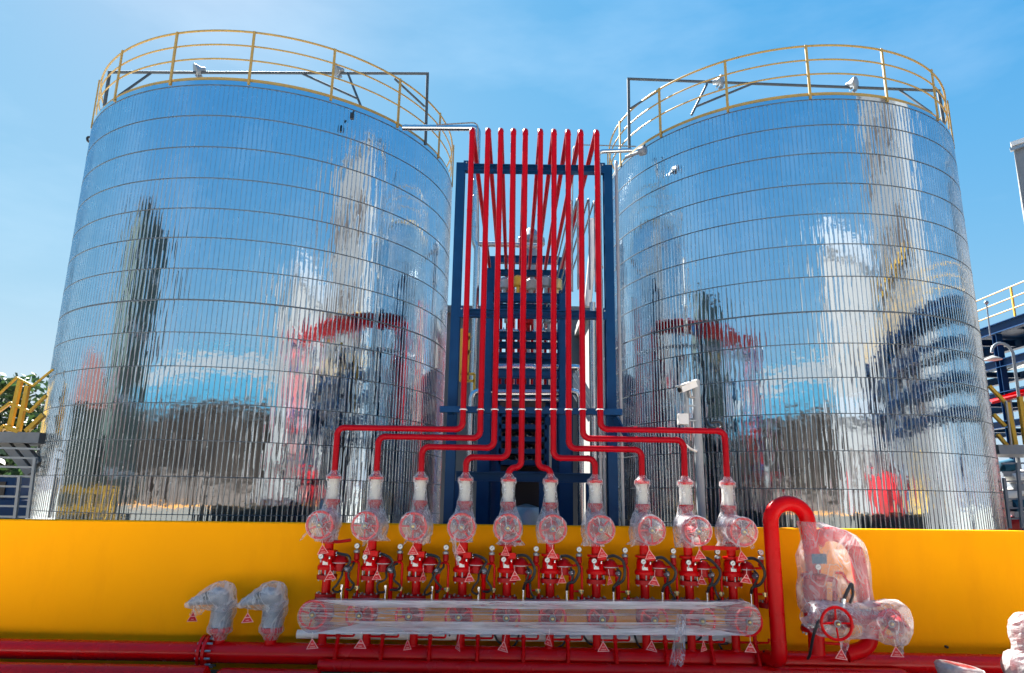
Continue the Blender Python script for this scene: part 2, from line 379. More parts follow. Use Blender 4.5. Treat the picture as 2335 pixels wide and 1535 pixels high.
# ------------------------------------------------------------------ tanks
NR, NSEC = 15, 20
def panel_mesh(seed, R):
    rr = random.Random(seed); mb = MB(); per = rad(18) / NR; w = R * per
    rows = 6; cols = []
    ribw = 0.017 / R; ribh = 0.0085
    for k in range(NR):
        a0 = k * per
        tilt = rr.gauss(0, 0.00042); bulge = rr.gauss(0.00015, 0.00025); ph = rr.uniform(0, 99); amp = rr.uniform(0.0005, 0.0013)
        lean = rr.gauss(0, 0.0006)
        cols.append((a0, 0.0, None)); cols.append((a0 + ribw * .32, ribh, None)); cols.append((a0 + ribw * .68, ribh, None)); cols.append((a0 + ribw, 0.0, None))
        for u in (0.02, 0.35, 0.65, 0.98):
            cols.append((a0 + ribw + (per - ribw) * u, tilt * (u - .5) * 2 + bulge * (1 - (2 * u - 1) ** 2), (ph, amp, u, lean)))
    cols.append((NR * per, 0.0, None))
    for (a, r, wv) in cols:
        for j in range(rows):
            z = j / (rows - 1)
            d = r
            if wv:
                ph, amp, u, lean = wv
                d += amp * noise.noise(V((ph, u * 1.3, z * 2.6))) + lean * (z - .5)
            mb.v.append(((R + d) * math.cos(a), (R + d) * math.sin(a), z))
    for c in range(len(cols) - 1):
        for j in range(rows - 1):
            i = c * rows + j; mb.f.append((i, i + rows, i + rows + 1, i + 1))
    me_o = mb.build('cladding_panel', M['mirror'], sharp=30)
    me_o.data.materials.append(M['seam'])
    for c in range(len(cols) - 1):
        if c % 8 in (0, 1, 2):
            for j in range(rows - 1): me_o.data.polygons[c * (rows - 1) + j].material_index = 1
    me = me_o.data; bpy.data.objects.remove(me_o); return me

def ring(mb, R0, R1, z0, z1, n=160, a0=0.0):
    vs_ = []; fs = []
    for k in range(n):
        a = 2 * math.pi * k / n; c, s_ = math.cos(a), math.sin(a)
        vs_ += [(R0 * c, R0 * s_, z0), (R1 * c, R1 * s_, z0), (R1 * c, R1 * s_, z1), (R0 * c, R0 * s_, z1)]
    for k in range(n):
        i = 4 * k; j = 4 * ((k + 1) % n)
        for e in range(4): fs.append((i + e, j + e, j + (e + 1) % 4, i + (e + 1) % 4))
    mb.add(vs_, fs); return mb

def make_tank(label, cx, cy, R, zs, nposts, phase, fascia_h, seed):
    """zs: heights of the band lines from the top down"""
    root = thing('storage_tank', label, 'tank', (cx, cy, 0), 'mirror clad storage tanks')
    var = [panel_mesh(seed + i, R) for i in range(7)]
    zs = zs + [zs[-1] - 0.63, 0.25]
    for c in range(len(zs) - 1):
        z1, z0 = zs[c], zs[c + 1]
        for s_ in range(NSEC):
            o = bpy.data.objects.new('cladding_panel', rnd.choice(var)); COL.objects.link(o); o.parent = root
            o.location = (0, 0, z0 + 0.004); o.scale = (1, 1, z1 - z0 - 0.008)
            o.rotation_euler = (rnd.gauss(0, 0.0004), rnd.gauss(0, 0.0004), rad(18) * s_ + rad(c % 2 * 7.2))
    for c, z in enumerate(zs[:-1]):
        h = 0.013 if c not in (7,) else 0.026
        b = MB(); ring(b, R - 0.02, R + 0.0115, z - h / 2, z + h / 2)
        b.build('band', M['band'], root, sharp=30, local=True)
    b = MB(); ring(b, R - 0.03, R - 0.006, 0.0, 0.25); b.build('base_ring', M['greywall'], root, local=True)
    zt = zs[0]
    b = MB(); ring(b, R - 0.02, R + 0.004, zt + 0.012, zt + fascia_h); b.build('fascia', M['mirror'], root, sharp=30, local=True)
    b = MB(); n = 96
    b.add([((R - .02) * math.cos(2 * math.pi * k / n), (R - .02) * math.sin(2 * math.pi * k / n), zt + fascia_h - .01) for k in range(n)] + [(0, 0, zt + .5)],
          [(k, (k + 1) % n, n) for k in range(n)])
    b.build('roof', M['galv'], root, local=True)
    # yellow guard rail round the roof: toe board, three rails, posts
    rail = bpy.data.objects.new('guard_rail', None); COL.objects.link(rail); rail.parent = root
    zt2 = zt + fascia_h + .002
    b = MB(); ring(b, R - 0.035, R - 0.027, zt2, zt2 + 0.085); b.build('toe_board', M['railcream'], rail, sharp=30, local=True)
    for dz, r in ((1.14, .021), (0.82, .017), (0.50, .017)):
        MB().torus((0, 0, zt + fascia_h + dz), (0, 0, 1), R - .03, r, 144, 8).build('rail', M['railcream'], rail, local=True)
    me = None
    for k in range(nposts):
        a = rad(phase) + 2 * math.pi * k / nposts
        if me is None:
            ob = MB().bar((0, 0, zt + fascia_h - .06), (0, 0, zt + fascia_h + 1.135), .048, .03).build('post', M['railcream'], rail, local=True); me = ob.data
        else:
            ob = bpy.data.objects.new('post', me); COL.objects.link(ob); ob.parent = rail
        ob.location = ((R + .012) * math.cos(a), (R + .012) * math.sin(a), 0); ob.rotation_euler = (0, 0, a + math.pi / 2)
    return root

LT = (-5.912, 16.409, 4.285)
RT = (6.397, 16.106, 3.976)
Lz = [z + EYE for z in (7.791, 7.127, 6.460, 5.812, 5.196, 4.611, 4.005, 3.405, 2.797, 2.175, 1.515, 0.87, 0.25, -0.386)]
Rz = [z + EYE for z in (7.71, 7.159, 6.558, 5.923, 5.31, 4.698, 4.065, 3.401, 2.800, 2.174, 1.528, 0.876, 0.219, -0.44)]
make_tank('large cylindrical tank in mirror polished ribbed cladding, reflecting dark brown shed and blue fascia', *LT, Lz, 17, -81.5, 0.105, 100)
make_tank('large cylindrical tank in mirror polished ribbed cladding, behind the grey camera pole', *RT, Rz, 16, -98.6, 0.085, 200)

# pipe frames standing on the roofs, with flood lights
def roof_frame(label, A0, A1, B1, B0, braces):
    root = thing('roof_pipe_frame', label, 'pipe frame', (A0.x, A0.y, 0), 'pipe frames on the tank roofs')
    MB().cyl(A0, A1, .035, n=10).build('upright', M['framegrey'], root)
    MB().cyl(B0, B1, .035, n=10).build('upright', M['framegrey'], root)
    MB().cyl(A1 + (A1 - B1).normalized() * .03, B1 + (B1 - A1).normalized() * .03, .033, n=10).build('crossbar', M['framegrey'], root)
    for p, q in braces: MB().cyl(p, q, .026, n=8).build('brace', M['framegrey'], root)
def flood(label, p, aim):
    root = thing('flood_light', label, 'flood light', tuple(p), 'flood lights on the roof frames')
    a = V(aim).normalized()
    MB().lathe([(.02, -.13), (.055, -.12), (.07, -.05), (.08, -.02), (.145, .075), (.15, .09)], p, a, 20).build('reflector', M['galv'], root)
    MB().lathe([(.14, .091), (.13, .098), (.01, .10)], p, a, 20).build('lens', M['galv'], root)
    MB().bar(p + V((-.06, 0, -.16)), p + V((.05, 0, -.02)), .05, .03).bar(p + V((.0, 0, -.2)), p + V((.08, 0, -.14)), .05, .06).build('bracket', M['greycast'], root)
ya, yb = 13.4, 14.5
roof_frame('grey pipe frame spanning the roof of the tank whose cladding reflects the blue fascia', at(238, 243, ya), at(250, 165, ya), at(975, 168, yb), at(970, 330, yb),
           [(at(345, 166, 13.55), at(270, 219, 13.1)), (at(793, 167, 14.2), at(824, 245, 13.5)), (at(682, 165, 14.1), at(817, 226, 13.6)), (at(900, 180, 14.35), at(968, 243, 14.5))])
ya, yb = 14.3, 13.6
roof_frame('grey pipe frame spanning the roof of the tank behind the camera pole', at(1435, 338, ya), at(1433, 180, ya), at(2140, 207, yb), at(2152, 282, yb),
           [(at(1612, 192, 14.1), at(1577, 262, 13.4)), (at(1718, 190, 13.9), at(1588, 243, 13.5)), (at(2052, 206, 13.7), at(2124, 258, 13.1)), (at(1505, 205, 14.2), at(1434, 250, 14.3))])
flood('white round flood light low on the roof frame of the tank near the yellow stairs', at(455, 160, 13.7), (-.55, -.35, -.30))
flood('olive flood light beside the brace pair of the roof frame, stairs side tank', at(772, 160, 14.15), (-.7, -.5, -.2))
flood('wide hooded flood light above the frame brace of the tank behind the pole', at(1638, 186, 14.0), (.75, -.5, -.12))
flood('white flood light seen between two thick yellow posts above the toe board', at(1942, 192, 13.75), (.5, -.6, -.15))

def rim_box(label, p, mat, w=.07, h=.13, d=.07):
    root = thing('rim_lamp', label, 'lamp', tuple(p), 'small lamps fixed under the tank rims')
    MB().box(p, (w, d, h)).build('housing', mat, root)
    MB().cyl(p + V((0, .02, h / 2)), p + V((0, .12, h / 2 + .12)), .018, n=8).build('arm', mat, root)
rim_box('small black lamp hung under the rim of the tank near the yellow stairs', at(803, 265, 12.62), M['black'])
rim_box('small black lamp at the outer rim of the tank by the camera pole', at(2149, 292, 13.95), M['black'], .08, .14)
q = at(1464, 345, 13.36)
root = thing('rim_lamp', 'round dark lamp on a bright stub at the rim facing the red risers', 'lamp', tuple(q), 'small lamps fixed under the tank rims')
MB().lathe([(.06, -.06), (.095, -.05), (.10, .06), (.06, .09)], q, (.7, -.7, -.1), 14).build('housing', M['greycast'], root)
MB().cyl(q + V((-.05, .05, 0)), q + V((-.3, .28, .0)), .035, n=10).build('arm', M['galv'], root)
q = at(203, 318, 15.6)
root = thing('rim_lamp', 'small black hook lamp sticking out from the outer side of the tank by the stairs', 'lamp', tuple(q), 'small lamps fixed under the tank rims')
MB().tube([q + V((.15, .1, -.08)), q + V((-.02, 0, -.06)), q + V((-.06, 0, .06)), q + V((.08, .05, .09))], .03, .05, 8).build('hook', M['black'], root)

# ------------------------------------------------------------------ navy portal frame in front and the frames behind it
fx0, fx1 = at(1040, 700, 7.78).x, at(1390, 700, 7.78).x
zt = at(1200, 378, 7.78).z
root = thing('portal', 'tall navy blue steel portal frame right behind the ten red risers', 'steel frame', (0, 7.78, 0), 'navy frames of the pipe rack')
for x in (fx0, fx1):
    MB().ibeam((x, 7.78, 0.02), (x, 7.78, zt), .105, .12, .010, (0, 1, 0)).build('column', M['navy'], root)
MB().ibeam((fx0 + .056, 7.78, zt - .05), (fx1 - .056, 7.78, zt - .045), .10, .085, .010).build('beam', M['navy'], root)
za = at(1210, 937, 7.42).z
xa, xb = at(1003, 937, 7.42).x, at(1418, 940, 7.42).x
MB().box(((xa + xb) / 2, 7.42, za), (xb - xa, .09, .065)).build('support_beam', M['navy'], root)
for x in (fx0, fx1): MB().box((x, 7.585, za), (.07, .234, .05)).build('bracket', M['navy'], root)
zb_ = at(1210, 717, 7.78).z
MB().ibeam((fx0 + .056, 7.78, zb_), (fx1 - .056, 7.78, zb_), .10, .088, .010).build('beam', M['navy'], root)
for x, sg in ((fx0, 1), (fx1, -1)):
    for zz_ in (zt - .045, zb_):
        MB().box((x + sg * .085, 7.715, zz_), (.10, .012, .13)).build('end_plate', M['navy'], root)
        MB().cyl((x + sg * .07, 7.70, zz_ + .035), (x + sg * .07, 7.712, zz_ + .035), .011, n=6).cyl((x + sg * .10, 7.70, zz_ - .035), (x + sg * .10, 7.712, zz_ - .035), .011, n=6).build('bolt', M['galv'], root)
MB().bar((fx1 + .02, 7.6, za - .04), (fx1 + .16, 7.5, za - .32), .05).build('strut', M['navy'], root)

def frame(label, Y, pxl, pxr, pyref, beams, w=.12):
    xl_, xr_ = at(pxl, pyref, Y).x, at(pxr, pyref, Y).x
    top = max(at(1200, p_, Y).z for p_, h in beams)
    r = thing('portal', label, 'steel frame', (0, Y, 0), 'navy frames of the pipe rack')
    for x in (xl_, xr_): MB().ibeam((x, Y, .02), (x, Y, top + .06), w, w, .012, (0, 1, 0)).build('column', M['navy'], r)
    for p_, h in beams:
        z = at(1200, p_, Y).z
        MB().ibeam((xl_ + w / 2, Y, z), (xr_ - w / 2, Y, z), .12, h, .010).build('beam', M['navy'], r)
    return r
frame('navy steel frame behind the risers with beams level with the silver pipes', 10.0, 1106, 1288, 900, [(680, .13), (853, .13), (1086, .13)], .17)
frame('navy steel frame farther back in the rack, its top beam below the grey vent hood', 12.2, 1113, 1282, 900, [(623, .1), (766, .13), (925, .13)], .17)
frame('rearmost tall navy steel frame carrying the ends of the red pipe runs', 14.6, 1118, 1279, 800, [(593, .17), (788, .14), (960, .16)])
frame('intermediate navy steel frame standing among the actuators of the rack', 11.5, 1110, 1284, 900, [(708, .10), (812, .10), (884, .09)], .12)
frame('intermediate navy steel frame before the rear drops of the red runs', 13.5, 1117, 1280, 900, [(648, .10), (700, .10), (828, .12)], .14)
# wide low beam of the second portal
r = thing('portal', 'low wide navy frame just above the yellow wall behind the wrapped valves', 'steel frame', (0, 9.2, 0), 'navy frames of the pipe rack')
xa_, xb_ = at(1040, 1090, 9.2).x, at(1350, 1090, 9.2).x; zz = at(1200, 1088, 9.2).z
MB().ibeam((xa_, 9.2, zz), (xb_, 9.2, zz), .12, .12).build('beam', M['navy'], r)
for x in (xa_ + .02, xb_ - .02, at(1240, 1100, 9.2).x): MB().ibeam((x, 9.2, .02), (x, 9.2, zz - .065), .12, .12, .01, (0, 1, 0)).build('column', M['navy'], r)

# conduits fixed to the outer column of the portal
for i, (dx, dy, rr_, ptop, lab) in enumerate(((-.135, -.02, .016, 365, 'thin grey conduit clipped beside the last red riser'), (-.10, -.03, .013, 372, 'thinnest dark conduit between the riser and the navy column'),
                                       (.10, -.02, .02, 366, 'bright grey conduit on the tank side of the navy column'))):
    zt_ = at(1390, ptop, 7.74).z
    c = thing('conduit', lab, 'conduit', (fx1 + dx, 7.74 + dy, 0), 'conduits along the navy column')
    MB().tube([(fx1 + dx, 7.74 + dy, .02), (fx1 + dx, 7.74 + dy, zt_ - .03), (fx1 + dx + .01, 7.80 + dy, zt_)], rr_, .03, 8).build('tube', M['galv'] if i != 1 else M['greycast'], c)
    for zc in (2.2, 3.3, 4.4): MB().box((fx1 + dx, 7.76 + dy, zc), (.05, .03, .025)).build('clip', M['galv'], c)

# ------------------------------------------------------------------ ten red risers
RX = [(762, 1086, 977, 1056), (858, 1072, 997, 1096), (960, 1082, 1020, 1128), (1062, 1087, 1043, 1160), (1160, 1090, 1066, 1190),
      (1255, 1092, 1067, 1228), (1357, 1094, 1045, 1262), (1464, 1094, 1024, 1297), (1562, 1094, 1002, 1329), (1658, 1096, 981, 1369)]
PY, PR = 7.3, .031
ordn = ['first', 'second', 'third', 'fourth', 'fifth', 'sixth', 'seventh', 'eighth', 'ninth', 'tenth']
ztop = zf(293)
def seg(root, name, a, b, r=PR):
    return MB().cyl(a, b, r, n=16).build(name, M['riser'], root)
def elbow(root, a, b, c, rb=.075, r=PR * 1.05):
    """corner at b"""
    a, b, c = V(a), V(b), V(c)
    p = b + (a - b).normalized() * rb; q = b + (c - b).normalized() * rb
    ctr = p + q - b
    pts = []
    for k in range(9):
        t = k / 8 * math.pi / 2
        pts.append(ctr + (p - ctr) * math.cos(t) + (q - ctr) * math.sin(t))
    d1 = (b - p).normalized(); d2 = (q - b).normalized()
    m = MB().sweep(pts, r, 16)
    m.sweep([p - d1 * .006, p + d1 * .006], r * 1.06, 16).sweep([q - d2 * .006, q + d2 * .006], r * 1.06, 16)
    m.build('elbow', M['riser'], root); return p, q
run_len = [('outermost on the stairs side, long flat run')]
SX = []
for i, (xv, yv, yh, xr_) in enumerate(RX):
    X0 = at(xv, 1088, PY).x; X1 = at(xr_, 940, PY).x
    SX.append(X0)
    zh = zf(yh + (xv - 1160) * -0.0166 if False else yh); zh = at((xv + xr_) / 2, yh, PY).z
    z0 = at(xv, yv + 14, PY).z
    side = 'towards the yellow stairs' if i < 5 else 'towards the big inverted U pipe'
    root = thing('riser_pipe', '%s red riser from the yellow stairs end, bent %s' % (ordn[i], side), 'pipe', (X0, PY, 0), 'red riser pipes on the navy frame')
    yend = 15.2 - .15 * abs(i - 4.5)
    rb = .075 if i not in (4, 5) else .066
    pts = [V((X0, PY, z0)), V((X0, PY, zh)), V((X1, PY, zh)), V((X1, PY, ztop)), V((X1 + (.42 - X1) * .10, yend, ztop - .03)), V((X1 + (.42 - X1) * .10, yend, 3.4))]
    p1, q1 = elbow(root, pts[0], pts[1], pts[2], rb); p2, q2 = elbow(root, pts[1], pts[2], pts[3], rb); p3, q3 = elbow(root, pts[2], pts[3], pts[4], .07); p4, q4 = elbow(root, pts[3], pts[4], pts[5], .07)
    seg(root, 'lower_leg', pts[0], p1); seg(root, 'horizontal_run', q1, p2); seg(root, 'upright_run', q2, p3); [MB().sweep([V((X1, PY, zw_ - .007)), V((X1, PY, zw_ + .007))], PR * 1.07, 16).build('weld_ring', M['riser'], root) for zw_ in (3.55 + .05 * (i % 3), 4.9 - .04 * (i % 4))]; seg(root, 'back_run', q3, p4, PR * .98); seg(root, 'rear_drop', q4, pts[5], PR * .98)
    zc = at(xr_, 934, PY).z
    m = MB().torus((X1, PY, zc), (0, 0, 1), PR + .006, .006, 14, 6, math.pi, 2 * math.pi)
    m2 = MB()
    for k in range(13):
        pass
    m2.torus((X1, PY, zc), (0, 0, 1), PR + .005, .006, 20, 6)
    m2.bar((X1 - PR - .004, PY + .002, zc), (X1 - PR - .004, 7.38, zc), .009).bar((X1 + PR + .004, PY + .002, zc), (X1 + PR + .004, 7.38, zc), .009)
    m2.build('clamp', M['white'], root)

# ------------------------------------------------------------------ valve sets
def wheel(parent, c, R=.122, r=.0125, mat='red', spokes=4, ax=(0, -1, 0), nut='galv', rot=0.3):
    w = bpy.data.objects.new('handwheel', None); COL.objects.link(w); w.parent = parent; w.location = c
    MB().torus((0, 0, 0), ax, R, r, 36, 8).build('rim', M[mat], w, local=True)
    for k in range(spokes):
        a = rot + 2 * math.pi * k / spokes; d = V((math.cos(a), 0, math.sin(a)))
        MB().cyl(d * .02 + V((0, .015, 0)), d * R, .009, .008, n=8).build('spoke', M[mat], w, local=True)
    MB().lathe([(.026, -.03), (.03, .0), (.026, .012)], (0, 0, 0), ax, 14).build('hub', M[mat], w, local=True)
    MB().torus(V(ax) * .020, ax, .026, .0075, 18, 6).build('washer', M['greysteel'], w, local=True)
    MB().lathe([(.014, .010), (.014, .038), (.008, .042)], (0, 0, 0), ax, 8).build('nut', M['brass'], w, local=True)
    return w
def bolts(parent, c, R, z0, z1, n=8, r=.0085):
    m = MB()
    for k in range(n):
        a = 2 * math.pi * (k + .5) / n
        m.cyl((c[0] + R * math.cos(a), c[1] + R * math.sin(a), z0), (c[0] + R * math.cos(a), c[1] + R * math.sin(a), z1), r, n=6)
    o = m.build('bolts', M['galv'], parent); o['kind'] = 'stuff'; return o

def gauge(parent, c, r=.027, name='gauge'):
    g = MB().lathe([(r * .6, -.02), (r, -.016), (r, .008), (r * .93, .012), (r * .86, .010)], c, (0, -1, 0), 18).build(name, M['black'], parent)
    MB().lathe([(r * .87, .0), (r * .87, .0108)], c, (0, -1, 0), 18).build('dial', M['gauge'], g).location = (0, 0, 0)
    MB().bar(V(c) + V((-.010, -.0135, -.006)), V(c) + V((.011, -.0135, .008)), .0032, .0015, (0, -1, 0)).build('needle', M['black'], g)
    MB().cyl(V(c) + V((0, 0, -r)), V(c) + V((0, 0, -r - .03)), .007, n=8).build('stem', M['galv'], g)
    return g

def film_noise(p, seed, amp, freq):
    q = V(p) * freq + V((seed * 7.3, seed * 3.1, seed * 1.7))
    n1 = noise.noise(q); n2 = noise.noise(q * 2.3)
    return amp * ((1 - abs(n1) * 2) * .7 + n2 * .6)

def wrap_upper(seed, shift, tails):
    """loose film round the upper gate valve, spool and handwheel"""
    mb = MB(); n = 26
    n = 34; prof = [(.033, zf(1079)), (.050, zf(1086)), (.080, zf(1091)), (.081, zf(1100)), (.064, zf(1106)), (.060, zf(1116)), (.060, zf(1126)), (.064, zf(1136)), (.074, zf(1145)), (.078, zf(1152)),
            (.074, zf(1160)), (.080, zf(1170)), (.092, zf(1182)), (.098, zf(1195)), (.094, zf(1208)), (.082, zf(1220)), (.072, zf(1229)), (.064 + .03 * (seed % 3), zf(1238 + 4 * (seed % 2)))]
    vs_ = []; fs = []
    for i, (r, z) in enumerate(prof):
        lean = 0.0
        for k in range(n):
            a = 2 * math.pi * k / n; d = V((math.cos(a), math.sin(a), 0))
            p = d * r + V((0, 0, z))
            am = .005 if i < 5 else (.012 if i < 10 else .020)
            if z < zf(1150): p.x += shift * min(1, (zf(1150) - z) / .25) * .05 * (1 if d.x * shift > 0 else .2)
            vs_.append(p + d * film_noise(p, seed, am, 16) + V((0, 0, film_noise(p, seed + 9, .006, 14) if i > 10 else 0)))
    for i in range(len(prof) - 1):
        for k in range(n):
            k2 = (k + 1) % n; fs.append((i * n + k, i * n + k2, (i + 1) * n + k2, (i + 1) * n + k))
    mb.add(vs_, fs)
    # tent out to the wheel and skin over its face
    zc = at(1160, 1204, 6.88).z
    st = [(.06, .10), (-.03, .105), (-.14, .115), (-.27, .128), (-.37, .137), (-.42, .139), (-.437, .134), (-.4375, .112), (-.43, .085), (-.44, .06), (-.458, .035), (-.466, .004)]
    vs_ = []; fs = []; n = 32
    for i, (y, r) in enumerate(st):
        zz_ = zc + (0.02 if i < 2 else 0)
        for k in range(n):
            a = 2 * math.pi * k / n; d = V((math.cos(a), 0, math.sin(a)))
            p = d * r + V((0, y, zz_))
            am = .016 if i < 5 else (.003 if i < 7 else .006)
            if i < 5: p.z += .02 * max(0, d.z) * (4 - i) / 2
            vs_.append(p + d * film_noise(p, seed + 3, am, 15) + V((0, film_noise(p, seed + 5, .011 if i > 7 else .0035, 17), 0)))
    for i in range(len(st) - 1):
        for k in range(n):
            k2 = (k + 1) % n; fs.append((i * n + k, (i + 1) * n + k, (i + 1) * n + k2, i * n + k2))
    mb.add(vs_, fs)
    # ragged tails
    for (x0, y0, dz0, dx, dz, w) in tails:
        vs_ = []; fs = []; N = 8; W = 5
        for i in range(N):
            t = i / (N - 1); c = V((x0 + dx * t, y0 - .03 * math.sin(t * 3), zc + dz0 + dz * t)); ww = w * (1 - .55 * t) * (1 + .3 * math.sin(i * 2.1 + seed))
            for j in range(W):
                u = j / (W - 1) - .5
                p = c + V((u * ww * abs(dz) / (abs(dz) + abs(dx) + 1e-6) , .02 * math.cos(j * 2.4 + i), u * ww * abs(dx) / (abs(dz) + abs(dx) + 1e-6)))
                vs_.append(p + V((film_noise(p, seed + 1, .008, 25), film_noise(p, seed + 2, .016, 20), film_noise(p, seed + 4, .008, 25))))
        for i in range(N - 1):
            for j in range(W - 1): fs.append((i * W + j, i * W + j + 1, (i + 1) * W + j + 1, (i + 1) * W + j))
        mb.add(vs_, fs)
    return mb

GROUP_V = 'red deluge valve sets along the yellow wall'
def valve_base():
    r = thing('valve_set', 'x', 'valve set', (0, 0, 0), GROUP_V)
    z = zf
    MB().cyl((0, 0, z(1496)), (0, 0, z(1432)), .041, n=18).build('inlet_pipe', M['red'], r)
    # lower gate valve, axis towards the viewer
    zc = at(1160, 1409, 6.88).z
    m = MB().lathe([(.03, z(1434)), (.095, z(1434)), (.095, z(1428)), (.05, z(1427)), (.09, z(1415)), (.10, z(1406)), (.09, z(1396)), (.05, z(1386)), (.095, z(1384)), (.095, z(1378)), (.03, z(1378))], n=20)
    m.build('gate_valve', M['darkred'], r)
    m = MB().lathe([(.055, .04), (.06, .09), (.115, .095), (.115, .125), (.05, .13), (.042, .2), (.03, .30), (.016, .31), (.014, .42)], (0, 0, zc), (0, -1, 0), 16)
    m.build('bonnet', M['darkred'], r)
    wheel(r, (0, -.42, zc), rot=.2)
    # flange pair under the deluge valve stack
    MB().lathe([(.04, z(1378)), (.102, z(1377.6)), (.104, z(1369)), (.06, z(1368.6))], n=22).lathe([(.06, z(1367.4)), (.104, z(1367)), (.102, z(1360)), (.05, z(1359))], n=22).build('flange', M['darkred'], r)
    bolts(r, (0, 0), .084, z(1372), z(1356.5), 8)
    MB().cyl((0, 0, z(1362)), (0, 0, z(1325)), .044, n=18).build('spool_pipe', M['red'], r)
    MB().lathe([(.05, z(1328)), (.098, z(1327)), (.100, z(1317)), (.055, z(1315.5))], n=22).build('flange', M['darkred'], r)
    bolts(r, (0, 0), .082, z(1331), z(1301), 6, .007)
    # deluge valve body
    MB().lathe([(.05, z(1317)), (.055, z(1306)), (.098, z(1305)), (.102, z(1299)), (.098, z(1296)), (.082, z(1293)), (.080, z(1280)), (.074, z(1271)), (.060, z(1268)), (.090, z(1266)), (.090, z(1261)), (.045, z(1260))], n=22).build('valve_body', M['red'], r)
    m = MB(); N = 6                                         # curved paper label on the body
    for i in range(N + 1):
        a = rad(-115 + 52 * i / N)
        m.v += [(.0835 * math.cos(a), .0835 * math.sin(a), z(1294.5) + .004 * math.sin(i * 1.3)), (.0835 * math.cos(a), .0835 * math.sin(a), z(1286) + .006 * math.sin(i * 1.1 + 1))]
    m.f = [(2 * i, 2 * i + 2, 2 * i + 3, 2 * i + 1) for i in range(N)]
    m.build('label_plate', M['white'], r, flat=True)
    m = MB().box((.044, -.105, z(1265)), (.078, .055, .052)); m.build('release_box', M['red'], r)
    MB().ball((.04, -.11, z(1275)), .011).cyl((.04, -.11, z(1276)), (.04, -.11, z(1281)), .007, n=8).ball((.098, -.085, z(1266)), .014).ball((.104, -.10, z(1271)), .010).build('fitting', M['steel'], r)
    MB().cyl((.04, -.115, z(1279)), (.04, -.06, z(1293)), .018, .026, n=10).build('trim_body', M['red'], r)
    gauge(r, (-.036, -.145, z(1273)))
    # diaphragm chamber on the side
    cx_ = .135; zc2 = z(1288)
    MB().lathe([(.02, -.085), (.045, -.08), (.05, -.012), (.082, -.006), (.082, .006), (.070, .03), (.045, .062), (.012, .076)], (cx_, -.035, zc2), (0, 0, 1), 20).build('diaphragm_chamber', M['darkred'], r)
    MB().lathe([(.05, -.003), (.086, -.003), (.086, .003), (.05, .003)], (cx_, -.035, zc2), (0, 0, 1), 20).build('clamp_ring', M['galv'], r)
    MB().cyl((.06, -.03, z(1301)), (.20, -.03, z(1303)), .03, n=12).build('side_port', M['darkred'], r)
    # water motor trap with second gauge
    gx = .29
    gauge(r, (gx, -.03, z(1250)), .028)
    MB().lathe([(.01, z(1258)), (.03, z(1260)), (.032, z(1265)), (.02, z(1266))], (gx, -.02, 0), (0, 0, 1), 12).build('trap_cap', M['galv'], r)
    MB().lathe([(.02, z(1266)), (.028, z(1266.5)), (.030, z(1280)), (.016, z(1284))], (gx, -.02, 0), (0, 0, 1), 12).build('trap', M['darkred'], r)
    MB().tube([(.20, -.02, z(1287)), (.318, -.02, z(1285.5)), (.318, -.02, z(1378))], .0125, .035, 10).build('trim_pipe', M['red'], r)
    MB().cyl((.222, -.02, z(1345)), (.318, -.02, z(1345)), .010, n=8).build('cross_pipe', M['red'], r)
    MB().cyl((.285, -.02, z(1345)), (.335, -.02, z(1345)), .015, n=8).cyl((.312, -.02, z(1341)), (.312, -.02, z(1351)), .017, n=8).build('brass_valve', M['brass'], r)
    # drain line down to the front manifold
    MB().ball((.215, -.03, z(1303)), .036).cyl((.19, -.05, z(1303)), (.21, -.1, z(1301)), .016, n=8).build('ball_valve', M['greycast'], r)
    MB().ball((.213, -.105, z(1303)), .010).build('valve_nut', M['steel'], r)
    MB().lathe([(.02, z(1309)), (.028, z(1309.5)), (.028, z(1319)), (.023, z(1321)), (.023, z(1385))], (.212, -.03, 0), (0, 0, 1), 14).build('drain_pipe', M['red'], r)
    MB().cyl((.165, -.04, z(1338)), (.165, -.04, z(1380)), .0105, n=8).cyl((.165, -.04, z(1338)), (.165, -.04, z(1345)), .015, n=8).build('sensing_tube', M['steel'], r)
    MB().lathe([(.04, z(1378)), (.078, z(1377)), (.080, z(1366)), (.05, z(1363)), (.05, z(1360))], (.34, .03, 0), (0, 0, 1), 18).build('blind_flange', M['darkred'], r)
    bolts(r, (.34, .03), .062, z(1368), z(1359.5), 6)
    zd = z(1512, 7.14)
    MB().tube([(.17, -.06, z(1436)), (.17, -.06, z(1452)), (.17, -.15, zd + .06), (.17, -.16, zd - .03)], .0185, .05, 12).build('drain_leg', M['red'], r)
    MB().lathe([(.024, 0), (.027, .004), (.027, .022), (.02, .026)], (.17, -.158, zd - .012), (0, 0, 1), 12).build('drain_collar', M['red'], r)
    MB().lathe([(.022, 0), (.026, .004), (.026, .03), (.02, .034)], (.17, -.075, z(1457)), (0, 0, 1), 12).build('drain_collar', M['red'], r)
    MB().tube([(.03, -.03, z(1455)), (.315, -.03, z(1455)), (.315, -.03, z(1445))], .0105, .03, 8).build('bleed_pipe', M['red'], r)
    # up to the riser
    MB().cyl((0, 0, z(1262)), (0, 0, z(1226)), .045, n=18).build('outlet_pipe', M['red'], r)
    m = MB().lathe([(.04, z(1232)), (.078, z(1231)), (.080, z(1225)), (.05, z(1224)), (.066, z(1212)), (.07, z(1203)), (.064, z(1192)), (.046, z(1176)), (.046, z(1160)), (.074, z(1152)), (.076, z(1145)), (.05, z(1144))], n=20)
    m.build('upper_gate_valve', M['darkred'], r)
    zu = at(1160, 1204, 6.88).z
